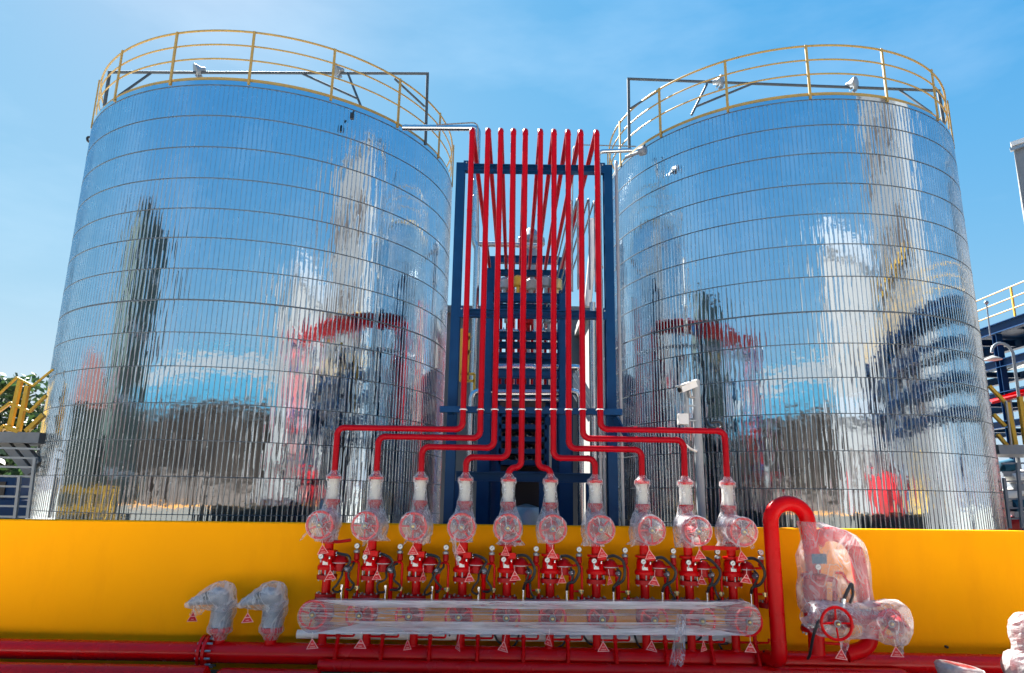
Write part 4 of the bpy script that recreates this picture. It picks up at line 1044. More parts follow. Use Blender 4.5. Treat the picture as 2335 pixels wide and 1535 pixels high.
def make_tag(style):
    r = thing('warning_tag', 'x', 'warning tag', (0, 0, 0), 'triangular warning tags on the valves')
    FACE.build('face', M['tagred'], r, flat=True, local=True); mo.build('border', M['tagwhite'], r, flat=True, local=True)
    def put(me, x, z_, sx=1, sz=1):
        o = bpy.data.objects.new('lettering', me); COL.objects.link(o); o.parent = r; o.location = (x, -.0028, z_); o.scale = (sx, 1, sz)
    if style == 'A': put(T_NO, 0, -.057); put(T_OP, 0, -.080, .80, .85)
    else:
        MB().box((0, -.0022, -.046), (.052, .001, .009)).build('print_bar', M['tagwhite'], r, local=True); put(T_NO, 0, -.078, 1.1, .9)
    MB().cyl((0, -.0005, -.008), (0, .004, .05), .0016, n=5).build('string', M['white'], r, local=True)
    return r
TAGS = []
for i, (x, y, w_) in enumerate([(735, 1240.7, 22), (838, 1242, 19), (942, 1242, 25), (1047.7, 1239, 24), (1153, 1244, 19), (1259.8, 1250, 26), (1371, 1248, 25), (1479.7, 1252, 25), (1594.5, 1252, 25), (1689, 1255, 25)]):
    TAGS.append((x, y, w_, 6.98, 'A', 'upper red triangular warning tag over the front gauge of the %s valve set' % ordn[i]))
for i, (x, y, w_) in enumerate([(753, 1299, 25), (860.5, 1299, 23), (965, 1302, 13), (1070, 1304, 24), (1173.5, 1301, 25), (1281.5, 1307, 20), (1389, 1310, 14.5), (1492.5, 1312, 24), (1600, 1310, 16), (1702.5, 1307, 25)]):
    TAGS.append((x, y, w_, 7.08, 'B', 'red triangular warning tag hanging at the bolted flange of the %s valve set' % ordn[i]))
for i, (x, y, w_) in enumerate([(712, 1455, 27), (823.6, 1454, 25), (929, 1457, 14), (1046, 1458, 12), (1150, 1461, 22), (1252, 1447, 16), (1375, 1461.6, 28), (1486.6, 1460, 20), (1603, 1460, 18), (1711, 1463, 26.5)]):
    TAGS.append((x, y, w_, 6.82, 'A' if i % 4 != 1 else 'B', 'lowest red triangular warning tag dangling by the %s inlet pipe' % ordn[i]))
TAGS += [(441, 1394, 14.5, 7.12, 'B', 'red triangular warning tag turned edgeways under the first wrapped monitor'), (565, 1396.5, 24, 7.12, 'B', 'red triangular warning tag hanging before the wall by the second monitor'),
         (1918, 1478, 29, 6.6, 'A', 'red triangular warning tag below the unwrapped red handwheel'), (2042, 1472.6, 23, 6.66, 'A', 'red triangular warning tag below the film tail of the main valve set')]
protos = {}
for x, y, w_, Y, st_, lab in TAGS:
    if st_ not in protos: protos[st_] = make_tag(st_); t = protos[st_]
    else: t = copy_tree(protos[st_])
    t['label'] = lab
    p = at(x, y, Y); t.location = p
    c = min(1, w_ / 25.5); yaw = math.acos(c) * (1 if int(x) % 2 else -1)
    t.rotation_euler = (rad(rnd.uniform(-7, 1)), rad(rnd.uniform(-8, 8)), yaw)

# ------------------------------------------------------------------ camera pole in front of the tank
px_ = at(1592, 1000, 8.6); zt_ = at(1585, 872, 8.6).z
r = thing('camera_pole', 'grey round steel pole in front of the tank, carrying a security camera', 'pole', (px_.x, 8.6, 0))
MB().cyl((px_.x, 8.6, .02), (px_.x, 8.6, zt_), .052, n=20).build('pole', M['polegrey'], r)
MB().lathe([(.05, 0), (.054, .005), (.05, .03), (.01, .04)], (px_.x, 8.6, zt_), (0, 0, 1), 18).build('pole_cap', M['polegrey'], r)
MB().cyl((px_.x - .13, 8.58, at(1580, 975, 8.6).z), (px_.x - .13, 8.58, at(1580, 890, 8.6).z), .03, n=12).build('conduit', M['galv'], r)
for py in (926, 960): MB().box((px_.x - .06, 8.57, at(1580, py, 8.6).z), (.2, .03, .02)).build('strap', M['galv'], r)
MB().box((px_.x - .20, 8.52, at(1575, 958, 8.6).z), (.12, .1, .13)).build('junction_box', M['white'], r)
MB().tube([(px_.x - .04, 8.55, at(1590, 1030, 8.6).z), (px_.x - .12, 8.5, at(1585, 1026, 8.6).z), (px_.x - .22, 8.45, at(1570, 1012, 8.6).z)], .014, .05, 8).build('bracket', M['white'], r)
c = thing('security_camera', 'white bullet security camera on the grey pole, aimed to the risers side', 'camera', tuple(at(1567, 886, 8.5)))
a = at(1551, 889, 8.45); b_ = at(1584, 876, 8.55)
MB().bar(a, b_, .085, .075).build('housing', M['white'], c)
MB().bar(a + V((-.03, -.01, .045)), b_ + V((.0, 0, .045)), .105, .014).build('sunshield', M['white'], c)
MB().cyl(a, a + (a - b_).normalized() * .02, .03, n=12).build('lens', M['black'], c)
MB().cyl(at(1571, 890, 8.5), at(1573, 905, 8.55), .022, n=10).cyl(at(1573, 905, 8.55), at(1583, 906, 8.58), .02, n=10).build('mount', M['galv'], c)
m = MB().sweep(smoothpath([at(1610, 957, 8.5), at(1616, 972, 8.46), at(1632, 979, 8.46), at(1644, 975, 8.46), at(1645, 966, 8.46), at(1636, 962, 8.46), at(1622, 964, 8.48)], 5), .016, 8)
tag(m.build('cable_loop', M['black']), 'coiled loop of black cable beside the grey camera pole', 'cable')
MB

# ------------------------------------------------------------------ clutter in the gap between the tanks
def pipe_thing(name, label, pts, r_, mat, bend=.12, group=None, n=14):
    o = MB().tube(pts, r_, bend, n, 7).build(name, mat); return tag(o, label, 'pipe', group)
G = 'steel service pipes between the tanks'
yv = 13.6; p0 = at(918, 291, 13.3); p1 = at(1083, 292, 13.3)
r = thing('vent_pipe', 'silver vent pipe leaving the tank roof then dropping behind the first riser', 'pipe', tuple(p1), G)
xx = at(1086, 420, 13.3).x
MB().tube([p0, V((xx, 13.3, p1.z)), V((xx, 13.3, at(1085, 552, 13.3).z)), V((xx + .06, 13.3, at(1085, 566, 13.3).z)), V((xx + .06, 13.3, 1.2))], .065, .12, 16, 6).build('pipe', M['steel'], r)
zj = at(1085, 300, 13.3).z
for k in range(6):
    MB().lathe([(.066, 0), (.070, .005), (.066, .01)], (xx, 13.3, at(1085, 340 + k * 36, 13.3).z), (0, 0, 1), 14).build('joint_ring', M['galv'], r)
pipe_thing('conduit_pipe', 'thin grey conduit arching above the silver vent pipe', [at(995, 285, 13.0), at(1090, 279, 13.0), at(1091, 560, 13.0)], .015, M['greysteel'], .15, G, 8)
pipe_thing('vent_pipe', 'thin silver pipe reaching from the tank roof by the pole towards the last riser', [at(1440, 343, 14.0), at(1364, 346, 14.0), at(1366, 700, 14.0)], .05, M['steel'], .12, G)
pipe_thing('conduit_pipe', 'thin conduit looping from the roof by the pole above the last risers', [at(1450, 334, 13.8), at(1307, 330, 13.8), at(1303, 620, 13.8)], .014, M['greysteel'], .15, G, 8)
pipe_thing('vent_pipe', 'white bent duct end between the last two risers', [at(1340, 700, 13.0), at(1348, 610, 13.0), at(1352, 560, 13.0), at(1352, 500, 13.0)], .075, M['white'], .1, G)
x1 = at(1352, 800, 11.0).x
for dx, r_, lab in ((0, .05, 'tall stainless pipe standing beside the last riser'), (.14, .042, 'second tall stainless pipe next to the navy column'), (-.62, .0, '')):
    if r_: pipe_thing('steel_pipe', lab, [V((x1 + dx, 11.0, .3)), V((x1 + dx, 11.0, at(1352, 690 - dx * 400, 11.0).z))], r_, M['steel'], 0, G)
for (x_, lab) in ((1084, 'stainless pipe rising to an elbow behind the second riser'), (1310, 'stainless pipe rising to an elbow behind the ninth riser')):
    s_ = 1 if x_ < 1200 else -1
    a = at(x_ - 14 * s_, 1100, 11.5)
    pipe_thing('steel_pipe', lab, [V((a.x, 11.5, .3)), V((a.x, 11.5, at(x_, 893, 11.5).z)), V((a.x + s_ * 1.0, 11.6, at(x_, 893, 11.5).z))], .055, M['steel'], .14, G)
for (xa, xb, py, Y, r_, lab) in ((1128, 1222, 838, 10.6, .06, 'horizontal stainless pipe above the middle navy beam, towards the stairs side'), (1237, 1322, 838, 10.7, .05, 'horizontal stainless pipe above the middle navy beam, ending towards the pole side'),
                           (1128, 1292, 898, 10.5, .07, 'fat horizontal stainless header under the middle navy beam'), (1130, 1290, 912, 10.3, .03, 'slim horizontal stainless tube under the fat header')):
    pipe_thing('steel_pipe', lab, [at(xa, py, Y), at(xb, py, Y), at(xb + 1, py + 20, Y)], r_, M['steel'], .08, G)
# ladder of small vertical pipes far behind
for k in range(9):
    px = 1142 + k * 14 + rnd.uniform(-3, 3); mat = [M['red'], M['steel'], M['primer']][k % 3]
    a = at(px, 790, 16.2)
    pipe_thing('feed_pipe', '%s slim upright pipe counted from the stairs side, seen between the rear navy beams' % ordn[k], [V((a.x, 16.2, 1)), V((a.x, 16.2, at(px, 640 + rnd.uniform(0, 40), 16.2).z))], .035, mat, 0, 'slim upright feed pipes behind the rack', 8)
# motors and valves standing on the rack beams
for k, (px, py, Y, mt, lab) in enumerate(((1150, 660, 11.0, 'greycast', 'grey actuator on the upper rack beam, nearest the stairs side'), (1181, 655, 11.2, 'yellow', 'yellow actuator on the upper rack beam behind the fourth riser'), (1212, 662, 11.0, 'greysteel', 'pale grey actuator mid way along the upper rack beam'),
                                          (1245, 656, 11.1, 'greycast', 'dark grey actuator on the upper rack beam behind the seventh riser'), (1270, 662, 11.0, 'brass', 'brassy actuator on the upper rack beam, nearest the pole side'),
                                          (1160, 738, 13.2, 'greysteel', 'grey valve body hanging under the middle rear beam, stairs side'), (1205, 742, 13.0, 'darkred', 'dark red valve body under the middle rear beam'), (1250, 738, 13.2, 'greycast', 'dark valve body under the middle rear beam, pole side'))):
    a = at(px, py, Y); g = thing('rack_valve', lab, 'valve', tuple(a), 'actuated valves on the pipe rack')
    MB().lathe([(.03, -.22), (.07, -.2), (.07, -.12), (.03, -.1), (.03, .0), (.09, .02), (.09, .16), (.05, .2)], a, (0, 0, 1), 14).build('actuator', M[mt], g)
    MB().cyl(a + V((-.2, 0, -.16)), a + V((.2, 0, -.16)), .045, n=12).lathe([(.08, -.11), (.08, -.085)], a + V((0, 0, -.16)), (1, 0, 0), 12).lathe([(.08, .085), (.08, .11)], a + V((0, 0, -.16)), (1, 0, 0), 12).build('valve_body', M['steel'], g)
# dark equipment rack with shelves and silver vessels
ex0, ex1 = at(1138, 1000, 11.2).x, at(1246, 1000, 11.2).x
r = thing('equipment_skid', 'dark navy skid of stacked shelves with silver vessels behind the middle risers', 'equipment', ((ex0 + ex1) / 2, 11.2, 0))
for py in (948, 975, 1003, 1030, 1056): MB().box(((ex0 + ex1) / 2, 11.3, at(1190, py, 11.2).z), (ex1 - ex0, .5, .075)).build('shelf', M['navy'], r)
for py in (962, 990, 1017, 1043):
    for k in range(4):
        px = 1150 + k * 25; MB().cyl(at(px, py + 5, 11.3), at(px + 9, py + 5, 11.35), .055, n=12).build('vessel', M['steel'], r)
MB().box(((ex0 + ex1) / 2, 11.62, 1.9), (ex1 - ex0, .04, 2.9)).build('back_panel', M['dark'], r)
for x in (ex0, ex1): MB().box((x, 11.2, 1.6), (.07, .3, 3.16)).build('upright', M['navy'], r)
a = at(1200, 1150, 10.6)
t = MB().lathe([(.25, 0), (.27, .05), (.27, .95), (.2, 1.05), (.02, 1.1)], (a.x, 10.6, .55), (0, 0, 1), 28).build('small_vessel', M['galv'])
tag(t, 'small dull steel vessel behind the fifth and sixth wrapped valves', 'vessel')
# runs of dark tubing going back along the rack
for k in range(5):
    x = fx1 - .42 + k * .07; z_ = zt - .35 + .03 * (k % 2)
    pipe_thing('impulse_tube', '%s of five thin dark tubes running back beside the last risers' % ordn[k], [V((x, 7.95, z_ - 1.2)), V((x, 7.95, z_)), V((x - .1, 16.0, z_ - .1))], .012, M['greycast'], .1, 'thin tubes beside the last risers', 8)
# yellow landing in the gap
a = at(1062, 850, 12.5)
r = thing('ladder_cage', 'yellow ladder landing seen in the gap beside the first riser', 'ladder', tuple(a))
for (x0, y0, x1_, y1) in ((1050, 853, 1082, 853), (1050, 869, 1082, 869), (1070, 760, 1066, 870), (1082, 853, 1081, 900), (1062, 780, 1072, 768), (1060, 815, 1072, 800), (1053, 750, 1050, 870)):
    MB().bar(at(x0, y0, 12.5), at(x1_, y1, 12.5), .045, .045).build('bar', M['yellow'], r)
# dark plant room closing the low part of the gap
r = thing('plant_room', 'dark navy plant room at the back of the gap between the tanks', 'building', (.2, 18, 0))
pw0, pw1 = at(1092, 900, 17.5).x, at(1306, 900, 17.5).x; ph_ = at(1200, 838, 17.5).z
MB().box(((pw0 + pw1) / 2, 18.5, ph_ / 2), (pw1 - pw0, 2, ph_)).build('wall', M['navy'], r)
MB().box(((pw0 + pw1) / 2, 17.46, ph_ * .33), ((pw1 - pw0) * .42, .06, ph_ * .66)).build('door', M['dark'], r)
for k in range(5): MB().box((pw0 + (pw1 - pw0) * (.1 + .2 * k), 17.44, ph_ * .8), (.3, .05, .35)).build('louver', M['greycast'], r)
# buildings behind
def building(label, x0, x1_, y0, y1, h, mat, name='building', roof=None, bands=()):
    r = thing(name, label, 'building', ((x0 + x1_) / 2, (y0 + y1) / 2, 0))
    MB().box(((x0 + x1_) / 2, (y0 + y1) / 2, h / 2), (x1_ - x0, y1 - y0, h)).build('wall', mat, r)
    MB().box(((x0 + x1_) / 2, (y0 + y1) / 2, h + .12), (x1_ - x0 + .4, y1 - y0 + .4, .24)).build('roof', roof or mat, r)
    return r
building('grey concrete block behind the gap on the stairs side of the rack', at(1000, 800, 23).x, at(1112, 800, 23).x, 23, 28, at(1080, 716, 23).z, M['greywall'], 'concrete_building')
building('pale building behind the gap on the pole side of the rack', at(1300, 800, 25).x, at(1342, 800, 25).x, 25, 30, at(1320, 716, 25).z, M['whitewall'], 'pale_building')
rr_ = building('grey concrete block with a stair shadow beside the last riser', at(1343, 800, 22).x, at(1410, 800, 22).x, 22, 26, at(1370, 722, 22).z, M['greywall'], 'concrete_building')
for k in range(4): MB().bar(at(1300 + 4 * k, 880 - 14 * k, 21.8), at(1345 + 2 * k, 960 - 16 * k, 21.8), .09, .12).build('stair_shadow_bar', M['greycast'], rr_)  # bars standing in for the dark diagonal shadow of a stair
a = at(1211, 575, 18)
MB
t = MB().lathe([(.3, 0), (.3, .9), (.38, .95), (.38, 1.1), (.1, 1.4)], (a.x, 18, at(1211, 585, 18).z - .6), (0, 0, 1), 18)
vh = t.build('vent_hood', M['greycast']); tag(vh, 'grey vent hood above the rearmost navy frame', 'vent')
MB().cyl((a.x, 18, .1), (a.x, 18, at(1211, 585, 18).z - .58), .2, n=14).build('stack', M['greycast'], vh)
pipe_thing('steel_pipe', 'grey pipe bridging level with the vent hood over the rear frame', [at(1085, 557, 16.5), at(1160, 558, 16.5), at(1235, 562, 16.5)], .07, M['galv'], 0, G)

# ------------------------------------------------------------------ stairs and landings at both picture edges
def rails(r, segs, Y, w_, mat, name):
    for (x0, y0, x1_, y1) in segs: MB().bar(at(x0, y0, Y), at(x1_, y1, Y), w_, w_).build(name, mat, r)
YS = 13.2
a = at(30, 1000, YS)
r = thing('stair_landing', 'grey steel landing with yellow handrails beside the stairs tank', 'stair', tuple(a), 'steel stair landings beside the tanks')
MB().box(((at(-80, 998, YS).x + at(97, 998, YS).x) / 2, YS + .4, at(20, 998, YS).z), (at(97, 998, YS).x - at(-80, 998, YS).x, 1.0, .2)).build('landing_beam', M['greysteel'], r)
rails(r, [(47, 868, 20, 984), (64, 880, 42, 984)], YS - .05, .075, M['yellow'], 'post')
rails(r, [(-40, 935, 38, 861), (38, 861, 75, 880), (75, 880, 122, 842)], YS - .07, .035, M['yellow'], 'top_rail')
rails(r, [(-40, 965, 24, 919), (24, 919, 68, 939), (68, 939, 106, 902)], YS - .07, .05, M['yellow'], 'mid_rail')
rails(r, [(-40, 1010, 12, 972), (12, 972, 44, 984), (60, 984, 100, 946)], YS - .07, .08, M['yellow'], 'stringer')
rails(r, [(8, 1003, 72, 1080), (40, 1003, 88, 1060)], YS + .1, .14, M['greysteel'], 'brace')
rails(r, [(-60, 1020, 92, 1024), (-60, 1042, 86, 1045), (-60, 1063, 80, 1066), (-60, 1084, 76, 1087), (-60, 1108, 74, 1110), (-60, 1131, 70, 1133), (-60, 1153, 67, 1155), (-60, 1177, 65, 1179)], YS - .3, .035, M['galv'], 'slat')
rails(r, [(80, 1045, 63, 1182), (45, 1087, 34, 1182), (-10, 1087, -18, 1182)], YS - .33, .05, M['galv'], 'stile')
YS = 13.6
a = at(2310, 1025, YS)
r = thing('stair_landing', 'dark steel landing with yellow posts under the navy pipe bridge', 'stair', tuple(a), 'steel stair landings beside the tanks')
MB().box(((at(2270, 1026, YS).x + at(2420, 1026, YS).x) / 2, YS + .4, at(2310, 1026, YS).z), (at(2420, 1026, YS).x - at(2270, 1026, YS).x, 1.0, .18)).build('landing_beam', M['greycast'], r)
rails(r, [(2296, 918, 2315, 1014), (2325, 905, 2340, 1014)], YS - .05, .075, M['yellow'], 'post')
rails(r, [(2294, 914, 2306, 1014)], YS - .15, .03, M['galv'], 'post')
rails(r, [(2255, 880, 2292, 918), (2265, 945, 2292, 972), (2274, 990, 2296, 1016)], YS - .07, .06, M['yellow'], 'rail')
rails(r, [(2284, 1057, 2420, 1055), (2286, 1077, 2420, 1075), (2288, 1098, 2420, 1096), (2290, 1118, 2420, 1116), (2294, 1138, 2420, 1136), (2298, 1159, 2420, 1157), (2300, 1183, 2420, 1181)], YS - .3, .03, M['greycast'], 'slat')
rails(r, [(2289, 1090, 2303, 1205), (2320, 1057, 2331, 1205)], YS - .33, .05, M['greycast'], 'stile')
# colourful process kit behind that landing
for k, (px, py, mat, s_, lab) in enumerate(((2298, 1062, 'blue', .28, 'small blue motor behind the dark landing slats'), (2322, 1088, 'white', .3, 'white tank top behind the dark landing slats'), (2302, 1128, 'white', .3, 'pale machine cover low behind the dark landing'),
                                            (2325, 1150, 'blue', .32, 'blue pump casing low behind the dark landing'), (2305, 1195, 'darkred', .35, 'dark red pump base at wall height by the dark landing'), (2330, 1120, 'white', .22, 'white pipe stub behind the dark landing stile'))):
    a = at(px, py, 16.0); g = thing('pump_unit', lab, 'machine', tuple(a), 'process machines behind the dark landing')
    MB().lathe([(s_ * .3, -s_ * .8), (s_ * .5, -s_ * .7), (s_ * .5, s_ * .4), (s_ * .25, s_ * .6)], a, (.9, .1, .2), 16).build('casing', M[mat], g)
    MB().box(a + V((0, 0, -s_ * .7)), (s_ * 1.5, s_ * .8, s_ * .4)).build('base', M['greycast'], g)

# ------------------------------------------------------------------ navy pipe bridge, lamp and grey building at the picture's edge
bx = 15.9; zbr = at(2345, 715, 20).z
r = thing('pipe_bridge', 'navy blue steel pipe bridge with pale yellow handrails passing the far tank', 'bridge', (bx, 22, 0))
for dz, w_ in ((0, .32), (-1.15, .26), (-2.2, .26), (-3.1, .22)):
    for dx in (0, 2.2):
        MB().ibeam((bx + dx, -8, zbr + dz), (bx + dx, 44, zbr + dz), .24, w_, .02).build('girder', M['navy'], r)
    for k in range(20): MB().ibeam((bx + .14, -6 + 2.5 * k, zbr + dz), (bx + 2.06, -6 + 2.5 * k, zbr + dz), .14, w_ * .7, .014).build('cross_beam', M['navy'], r)
for y in (-7, 2, 12, 22, 32, 42):
    for dx in (0, 2.2): MB().ibeam((bx + dx, y, .02), (bx + dx, y, zbr - .17), .2, .2, .015, (0, 1, 0)).build('column', M['navy'], r)
MB().box((bx + 1.1, 18, zbr + .19), (2.2, 52, .03)).build('deck', M['navy'], r)
for dz in (.45, .80, 1.15):
    MB().cyl((bx - .05, -8, zbr + dz), (bx - .05, 44, zbr + dz), .024, n=8).build('rail', M['yellow'], r)
for k in range(27): MB().bar((bx - .05, -7.5 + 1.9 * k, zbr + .16), (bx - .05, -7.5 + 1.9 * k, zbr + 1.15), .05, .05).build('rail_post', M['yellow'], r)
for k, (dx, dz, rr2, mt) in enumerate(((.5, -.95, .10, 'steel'), (.95, -.98, .07, 'white'), (1.5, -.95, .10, 'steel'), (.45, -2.0, .09, 'white'), (1.1, -2.0, .09, 'steel'), (1.6, -2.0, .06, 'galv'), (.7, -2.95, .08, 'steel'))):
    t = MB().cyl((bx + dx, -8, zbr + dz), (bx + dx, 44, zbr + dz), rr2, n=12).build('bridge_pipe', M[mt])
    tag(t, ['fat steel', 'thin white', 'second fat steel', 'white', 'steel', 'thin grey', 'lowest steel'][k] + ' pipe lying on the navy pipe bridge', 'pipe', 'pipes on the navy bridge')
q0 = at(2322, 930, 16.5)
r = thing('gooseneck_lamp', 'grey gooseneck lamp with a flat round hood before the pipe bridge', 'lamp', (q0.x, 16.5, 0))
qa, qb = at(2308, 805, 16.5), at(2263, 812, 16.5)
pts = [V((q0.x, 16.5, 1.0)), V((qa.x + .02, 16.5, qa.z))] + [V(((qa.x + qb.x) / 2 + (qa.x - qb.x) / 2 * math.cos(t), 16.5, qa.z + .24 * math.sin(t))) for t in [math.pi * k / 10 for k in range(1, 11)]]
MB().sweep(pts, .035, 10).build('pole', M['greycast'], r)
MB().lathe([(.02, .06), (.08, .03), (.19, -.02), (.2, -.045), (.12, -.05)], (qb.x, 16.5, qb.z - .05), (0, 0, 1), 20).build('hood', M['greysteel'], r)
mp_ = at(2250, 700, 19); tag(MB().cyl(at(2249, 690, 19), at(2258, 765, 19), .02, n=8).ball(at(2249, 690, 19), .06).build('mast', M['greycast']), 'thin dark mast with a knob before the bridge handrail', 'mast')
a = at(2300, 905, 18); b_ = at(2440, 880, 18)
r = thing('red_canopy', 'red sloping canopy roof under the navy pipe bridge', 'canopy', tuple(a))
MB().add([at(2262, 918, 18), at(2335, 898, 18), at(2600, 850, 18), at(2600, 842, 21), at(2330, 888, 21), at(2255, 912, 21)], [(0, 1, 2, 3, 4, 5)]).add([at(2262, 922, 18), at(2335, 903, 18), at(2600, 856, 18), at(2600, 842, 18), at(2335, 896, 18), at(2262, 916, 18)], [(0, 1, 2, 3, 4, 5)]).build('roof', M['tagred'], r, flat=True)
for px in (2300, 2420, 2560): a = at(px, 905, 18.3); MB().cyl((a.x, 18.3, 0), (a.x, 18.3, a.z - .03), .05, n=8).build('post', M['greysteel'], r)
# grey clad building, only its corner shows
c0 = at(2337, 500, 22); zt_ = at(2309, 333, 22).z
r = thing('clad_building', 'tall grey clad building whose corner and white eave cut the picture edge', 'building', (c0.x, 22, 0))
_bd = V((math.cos(rad(-38)), math.sin(rad(-38)), 0)); _bn = V((_bd.y, -_bd.x, 0))    # wall runs obliquely to the right
for k in range(14):
    q_ = c0 + _bd * (.25 + .5 * k); q_.z = zt_ / 2
    MB().box(q_, (.47, .06, zt_), Matrix.Rotation(rad(-38), 3, 'Z')).build('cladding_sheet', M['greysteel'], r)
q_ = c0 + _bd * 3.5 - _bn * 3.04; q_.z = zt_ / 2 - .02
MB().box(q_, (7.0, 6.0, zt_ - .04), Matrix.Rotation(rad(-38), 3, 'Z')).build('wall', M['greysteel'], r)
q_ = V((c0.x, c0.y, zt_)); MB().bar(q_ - _bd * .05 + _bn * .05, q_ + _bd * 7.2 + _bn * .05 + V((0, 0, .9)), .3, .16).build('eave', M['white'], r)
MB().bar(q_ - _bd * .1 + _bn * .08 + V((0, 0, -.16)), q_ + _bd * 7.2 + _bn * .08 + V((0, 0, .72)), .14, .12).build('gutter', M['galv'], r)

# ------------------------------------------------------------------ trees beyond the landing
def tree(label, x, y, h, R_, nl, seed):
    rr2 = random.Random(seed); r = thing('tree', label, 'tree', (x, y, 0), 'trees beyond the stairs')
    tr = MB().sweep(smoothpath([(x, y, 0), (x + .1, y, h * .25), (x - .05, y + .1, h * .5), (x + .05, y, h * .75)], 4), [.16 - .006 * i for i in range(13)], 8)
    for k in range(6):
        a = k * 1.1; tr.sweep(smoothpath([(x, y, h * (.35 + .05 * k)), (x + R_ * .4 * math.cos(a), y + R_ * .4 * math.sin(a), h * (.5 + .05 * k)), (x + R_ * .7 * math.cos(a), y + R_ * .7 * math.sin(a), h * (.58 + .05 * k))], 3), [.07, .06, .05, .04, .03, .025, .02], 6)
    tr.build('trunk', M['bark'], r)
    m = MB(); clumps = []
    for k in range(26):
        t = rr2.uniform(-1, 1); a = rr2.uniform(0, 6.28); q = math.sqrt(1 - t * t) * rr2.uniform(.4, 1)
        clumps.append((V((x + R_ * q * math.cos(a), y + R_ * q * math.sin(a), h * .62 + h * .36 * t)), rr2.uniform(.35, .65) * R_ * .6))
    for i in range(nl):
        c, s_ = rr2.choice(clumps)
        d = V((rr2.gauss(0, 1), rr2.gauss(0, 1), rr2.gauss(0, .8))).normalized() * s_ * rr2.uniform(.3, 1) ** .5
        p = c + d; u = V((rr2.gauss(0, 1), rr2.gauss(0, 1), rr2.gauss(0, .6))).normalized(); w = u.cross(V((rr2.gauss(0, 1), rr2.gauss(0, 1), rr2.gauss(0, 1)))).normalized()
        L = rr2.uniform(.10, .2); m.add([p - u * L, p + w * L * .45, p + u * L, p - w * L * .45], [(0, 1, 2, 3)])
    m.build('crown', M['leaf'], r, flat=True)
for i, (px, Y, pt, R_, lab) in enumerate(((20, 21, 880, 2.2, 'bushy green tree right behind the yellow handrail peak'), (105, 23, 885, 2.0, 'green tree squeezed between handrail and tank edge'), (-60, 20, 905, 2.2, 'green tree at the picture edge behind the landing'),
                                    (70, 19, 1040, 1.3, 'low shrubby tree behind the grey landing slats'))):
    top = at(px, pt, Y); tree(lab, top.x, Y, top.z, R_, 2600 if i < 3 else 1500, 300 + i)
r = thing('parked_van', 'dark blue van parked behind the grey landing slats', 'van', tuple(at(30, 1160, 17)))
a = at(20, 1165, 17)
MB().box((a.x - .3, 17, 1.0), (3.4, 1.7, 1.0)).box((a.x - .6, 17, 1.75), (2.4, 1.6, .5)).build('body', M['navy'], r)
MB().box((a.x - .6, 16.19, 1.72), (2.0, .04, .36)).build('window', M['black'], r)
for dx in (-1.4, .8): MB().cyl((a.x + dx, 16.1, .42), (a.x + dx, 16.3, .42), .32, n=16).build('wheel', M['black'], r)

# ------------------------------------------------------------------ surroundings that the polished tanks mirror
def shed():
    r = thing('open_shed', 'long dark open shed with a bright blue fascia, mirrored in the stairs tank', 'shed', (-9, -24, 0))
    MB().box((-19, -22.0, 8.35), (64, .5, 1.7)).build('fascia', M['blue'], r)
    MB().box((-19, -26.5, 3.75), (63.5, .3, 7.5)).build('back_wall', M['dark'], r)
    MB().add([(-51, -21.9, 9.25), (13, -21.9, 9.25), (13, -31, 12.4), (-51, -31, 12.4)], [(0, 1, 2, 3)]).build('roof', M['shedroof'], r, flat=True)
    MB().box((-19, -31.2, 12.6), (64, .5, .9)).build('ridge_vent', M['blue'], r)
    for k in range(12): MB().box((-48 + 5.5 * k, -22.0, 3.75), (.4, .4, 7.48)).build('column', M['dark'], r)
    MB().box((-19, -24.3, 7.3), (63.5, 4.2, .2)).build('soffit', M['dark'], r)
    for k in range(7): MB().box((-46 + 6 * k, -25.0, 1.5), (3.6, 1.6, 3.0)).build('stacked_goods', M['dark'], r)
shed()
r = building('white block with a dark parapet, mirrored in the tank behind the pole', 8.5, 21, -18, -8, 13.2, M['whitewall'], 'white_building', M['greycast'])
MB().box((14.75, -12.95, 14.0), (12.3, 9.7, 1.4)).build('parapet', M['greycast'], r)
for k in range(4): MB().box((10.2 + 3 * k, -7.98, 3.2), (1.6, .08, 1.5)).build('window', M['dark'], r)
MB().box((14.75, -7.9, 5.9), (12.3, .5, .9)).build('canopy', M['greycast'], r)
r = building('tall pale factory building with dark openings, mirrored high in the tank behind the pole', 23, 36, -9, 5, 24, M['whitewall'], 'factory_building', M['greysteel'])
for k in range(3):
    for j in range(3): MB().box((22.97, -7 + 4.5 * j, 7 + 6 * k), (.08, 2.4, 3.0)).build('opening', M['dark'], r)
MB().box((22.9, -2, 12.2), (.4, 14, .2)).build('yellow_walkway', M['yellow'], r)
r = building('dark green process tower, mirrored as a dark column in the stairs tank', -31, -24, -7, 3, 14.6, M['darkgreen'], 'process_tower', M['dark'])
for k in range(4): MB().box((-23.96, -2, 2.5 + 3.2 * k), (.06, 9.4, .25)).build('floor_edge', M['greycast'], r)
r = thing('brick_house', 'low dark house with a brick red hipped roof, mirrored at the stairs tank edge', 'house', (-30, 9, 0))
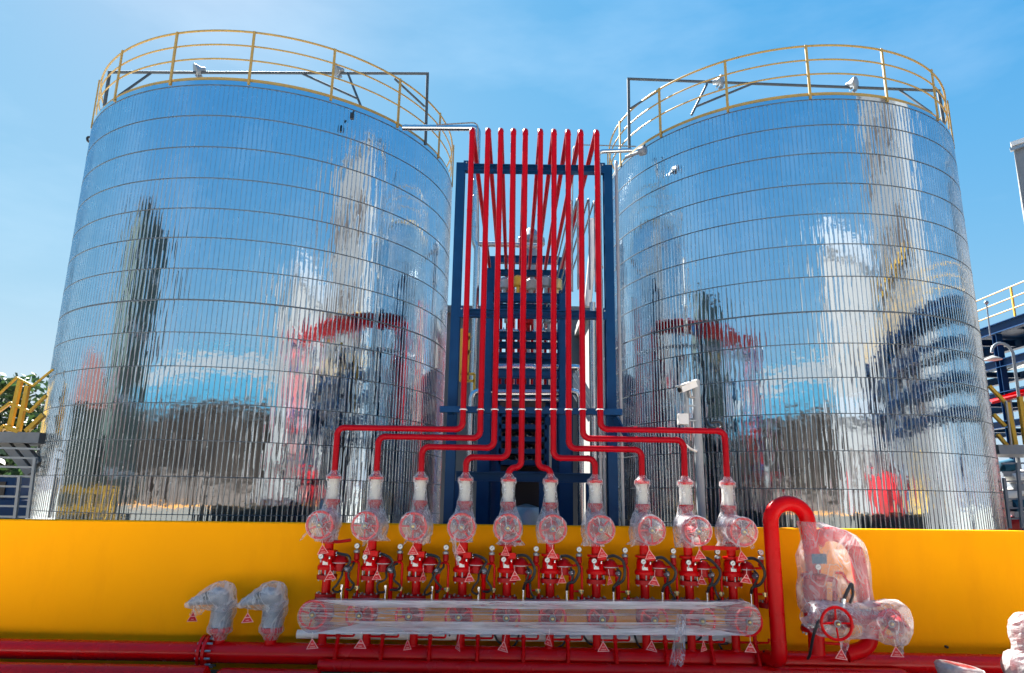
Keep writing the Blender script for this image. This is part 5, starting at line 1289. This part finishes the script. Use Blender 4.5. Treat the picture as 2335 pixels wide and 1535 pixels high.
MB().box((-30, 9, 2.6), (7, 9, 5.2)).build('wall', M['darkgreen'], r)
MB().add([(-34, 4, 5.2), (-26, 4, 5.2), (-26, 14, 5.2), (-34, 14, 5.2), (-30, 7, 8.2), (-30, 11, 8.2)], [(0, 1, 4), (1, 2, 5, 4), (2, 3, 5), (3, 0, 4, 5)]).build('roof', M['brick'], r, flat=True)
r = thing('yellow_barrier', 'yellow steel barrier on the paving, mirrored low in the stairs tank', 'barrier', (-15.5, 9.5, 0))
for k in range(7): MB().box((-15.5, 5.5 + 1.2 * k, .9), (.12, .12, 1.8)).build('post', M['yellow'], r)
for zz_ in (.6, 1.2, 1.75): MB().box((-15.5, 9.1, zz_), (.08, 7.6, .16)).build('rail', M['yellow'], r)
r = thing('red_truck', 'red tank truck parked on the paving, mirrored low in the tank by the pole', 'truck', (15, -3.5, 0))
MB().cyl((12.5, -3.5, 1.9), (16.5, -3.5, 1.9), 1.0, n=22).build('tank', M['truckred'], r)
MB().box((17.6, -3.5, 1.6), (1.8, 2.1, 2.2)).build('cab', M['truckred'], r); MB().box((18.52, -3.5, 2.1), (.05, 1.8, .8)).build('windscreen', M['black'], r)
for x in (13.2, 14.4, 17.6): MB().cyl((x, -4.6, .5), (x, -2.4, .5), .5, n=16).build('axle', M['black'], r)
r = thing('yellow_stair', 'yellow access stair on the paving, mirrored at the outer side of the pole tank', 'stair', (16.5, 4, 0))
for k in range(10): MB().box((15.0 + .3 * k, 4, .25 + .25 * k), (.3, 1.0, .05)).build('tread', M['greysteel'], r)
for s_ in (-.55, .55):
    MB().bar((14.8, 4 + s_, .1), (18.0, 4 + s_, 2.75), .08, .25).build('stringer', M['yellow'], r); MB().bar((14.8, 4 + s_, 1.1), (18.0, 4 + s_, 3.75), .06, .06).build('handrail', M['yellow'], r)
    for k in range(5): MB().bar((14.9 + .75 * k, 4 + s_, .2 + .62 * k), (14.9 + .75 * k, 4 + s_, 1.15 + .62 * k), .05, .05).build('rail_post', M['yellow'], r)
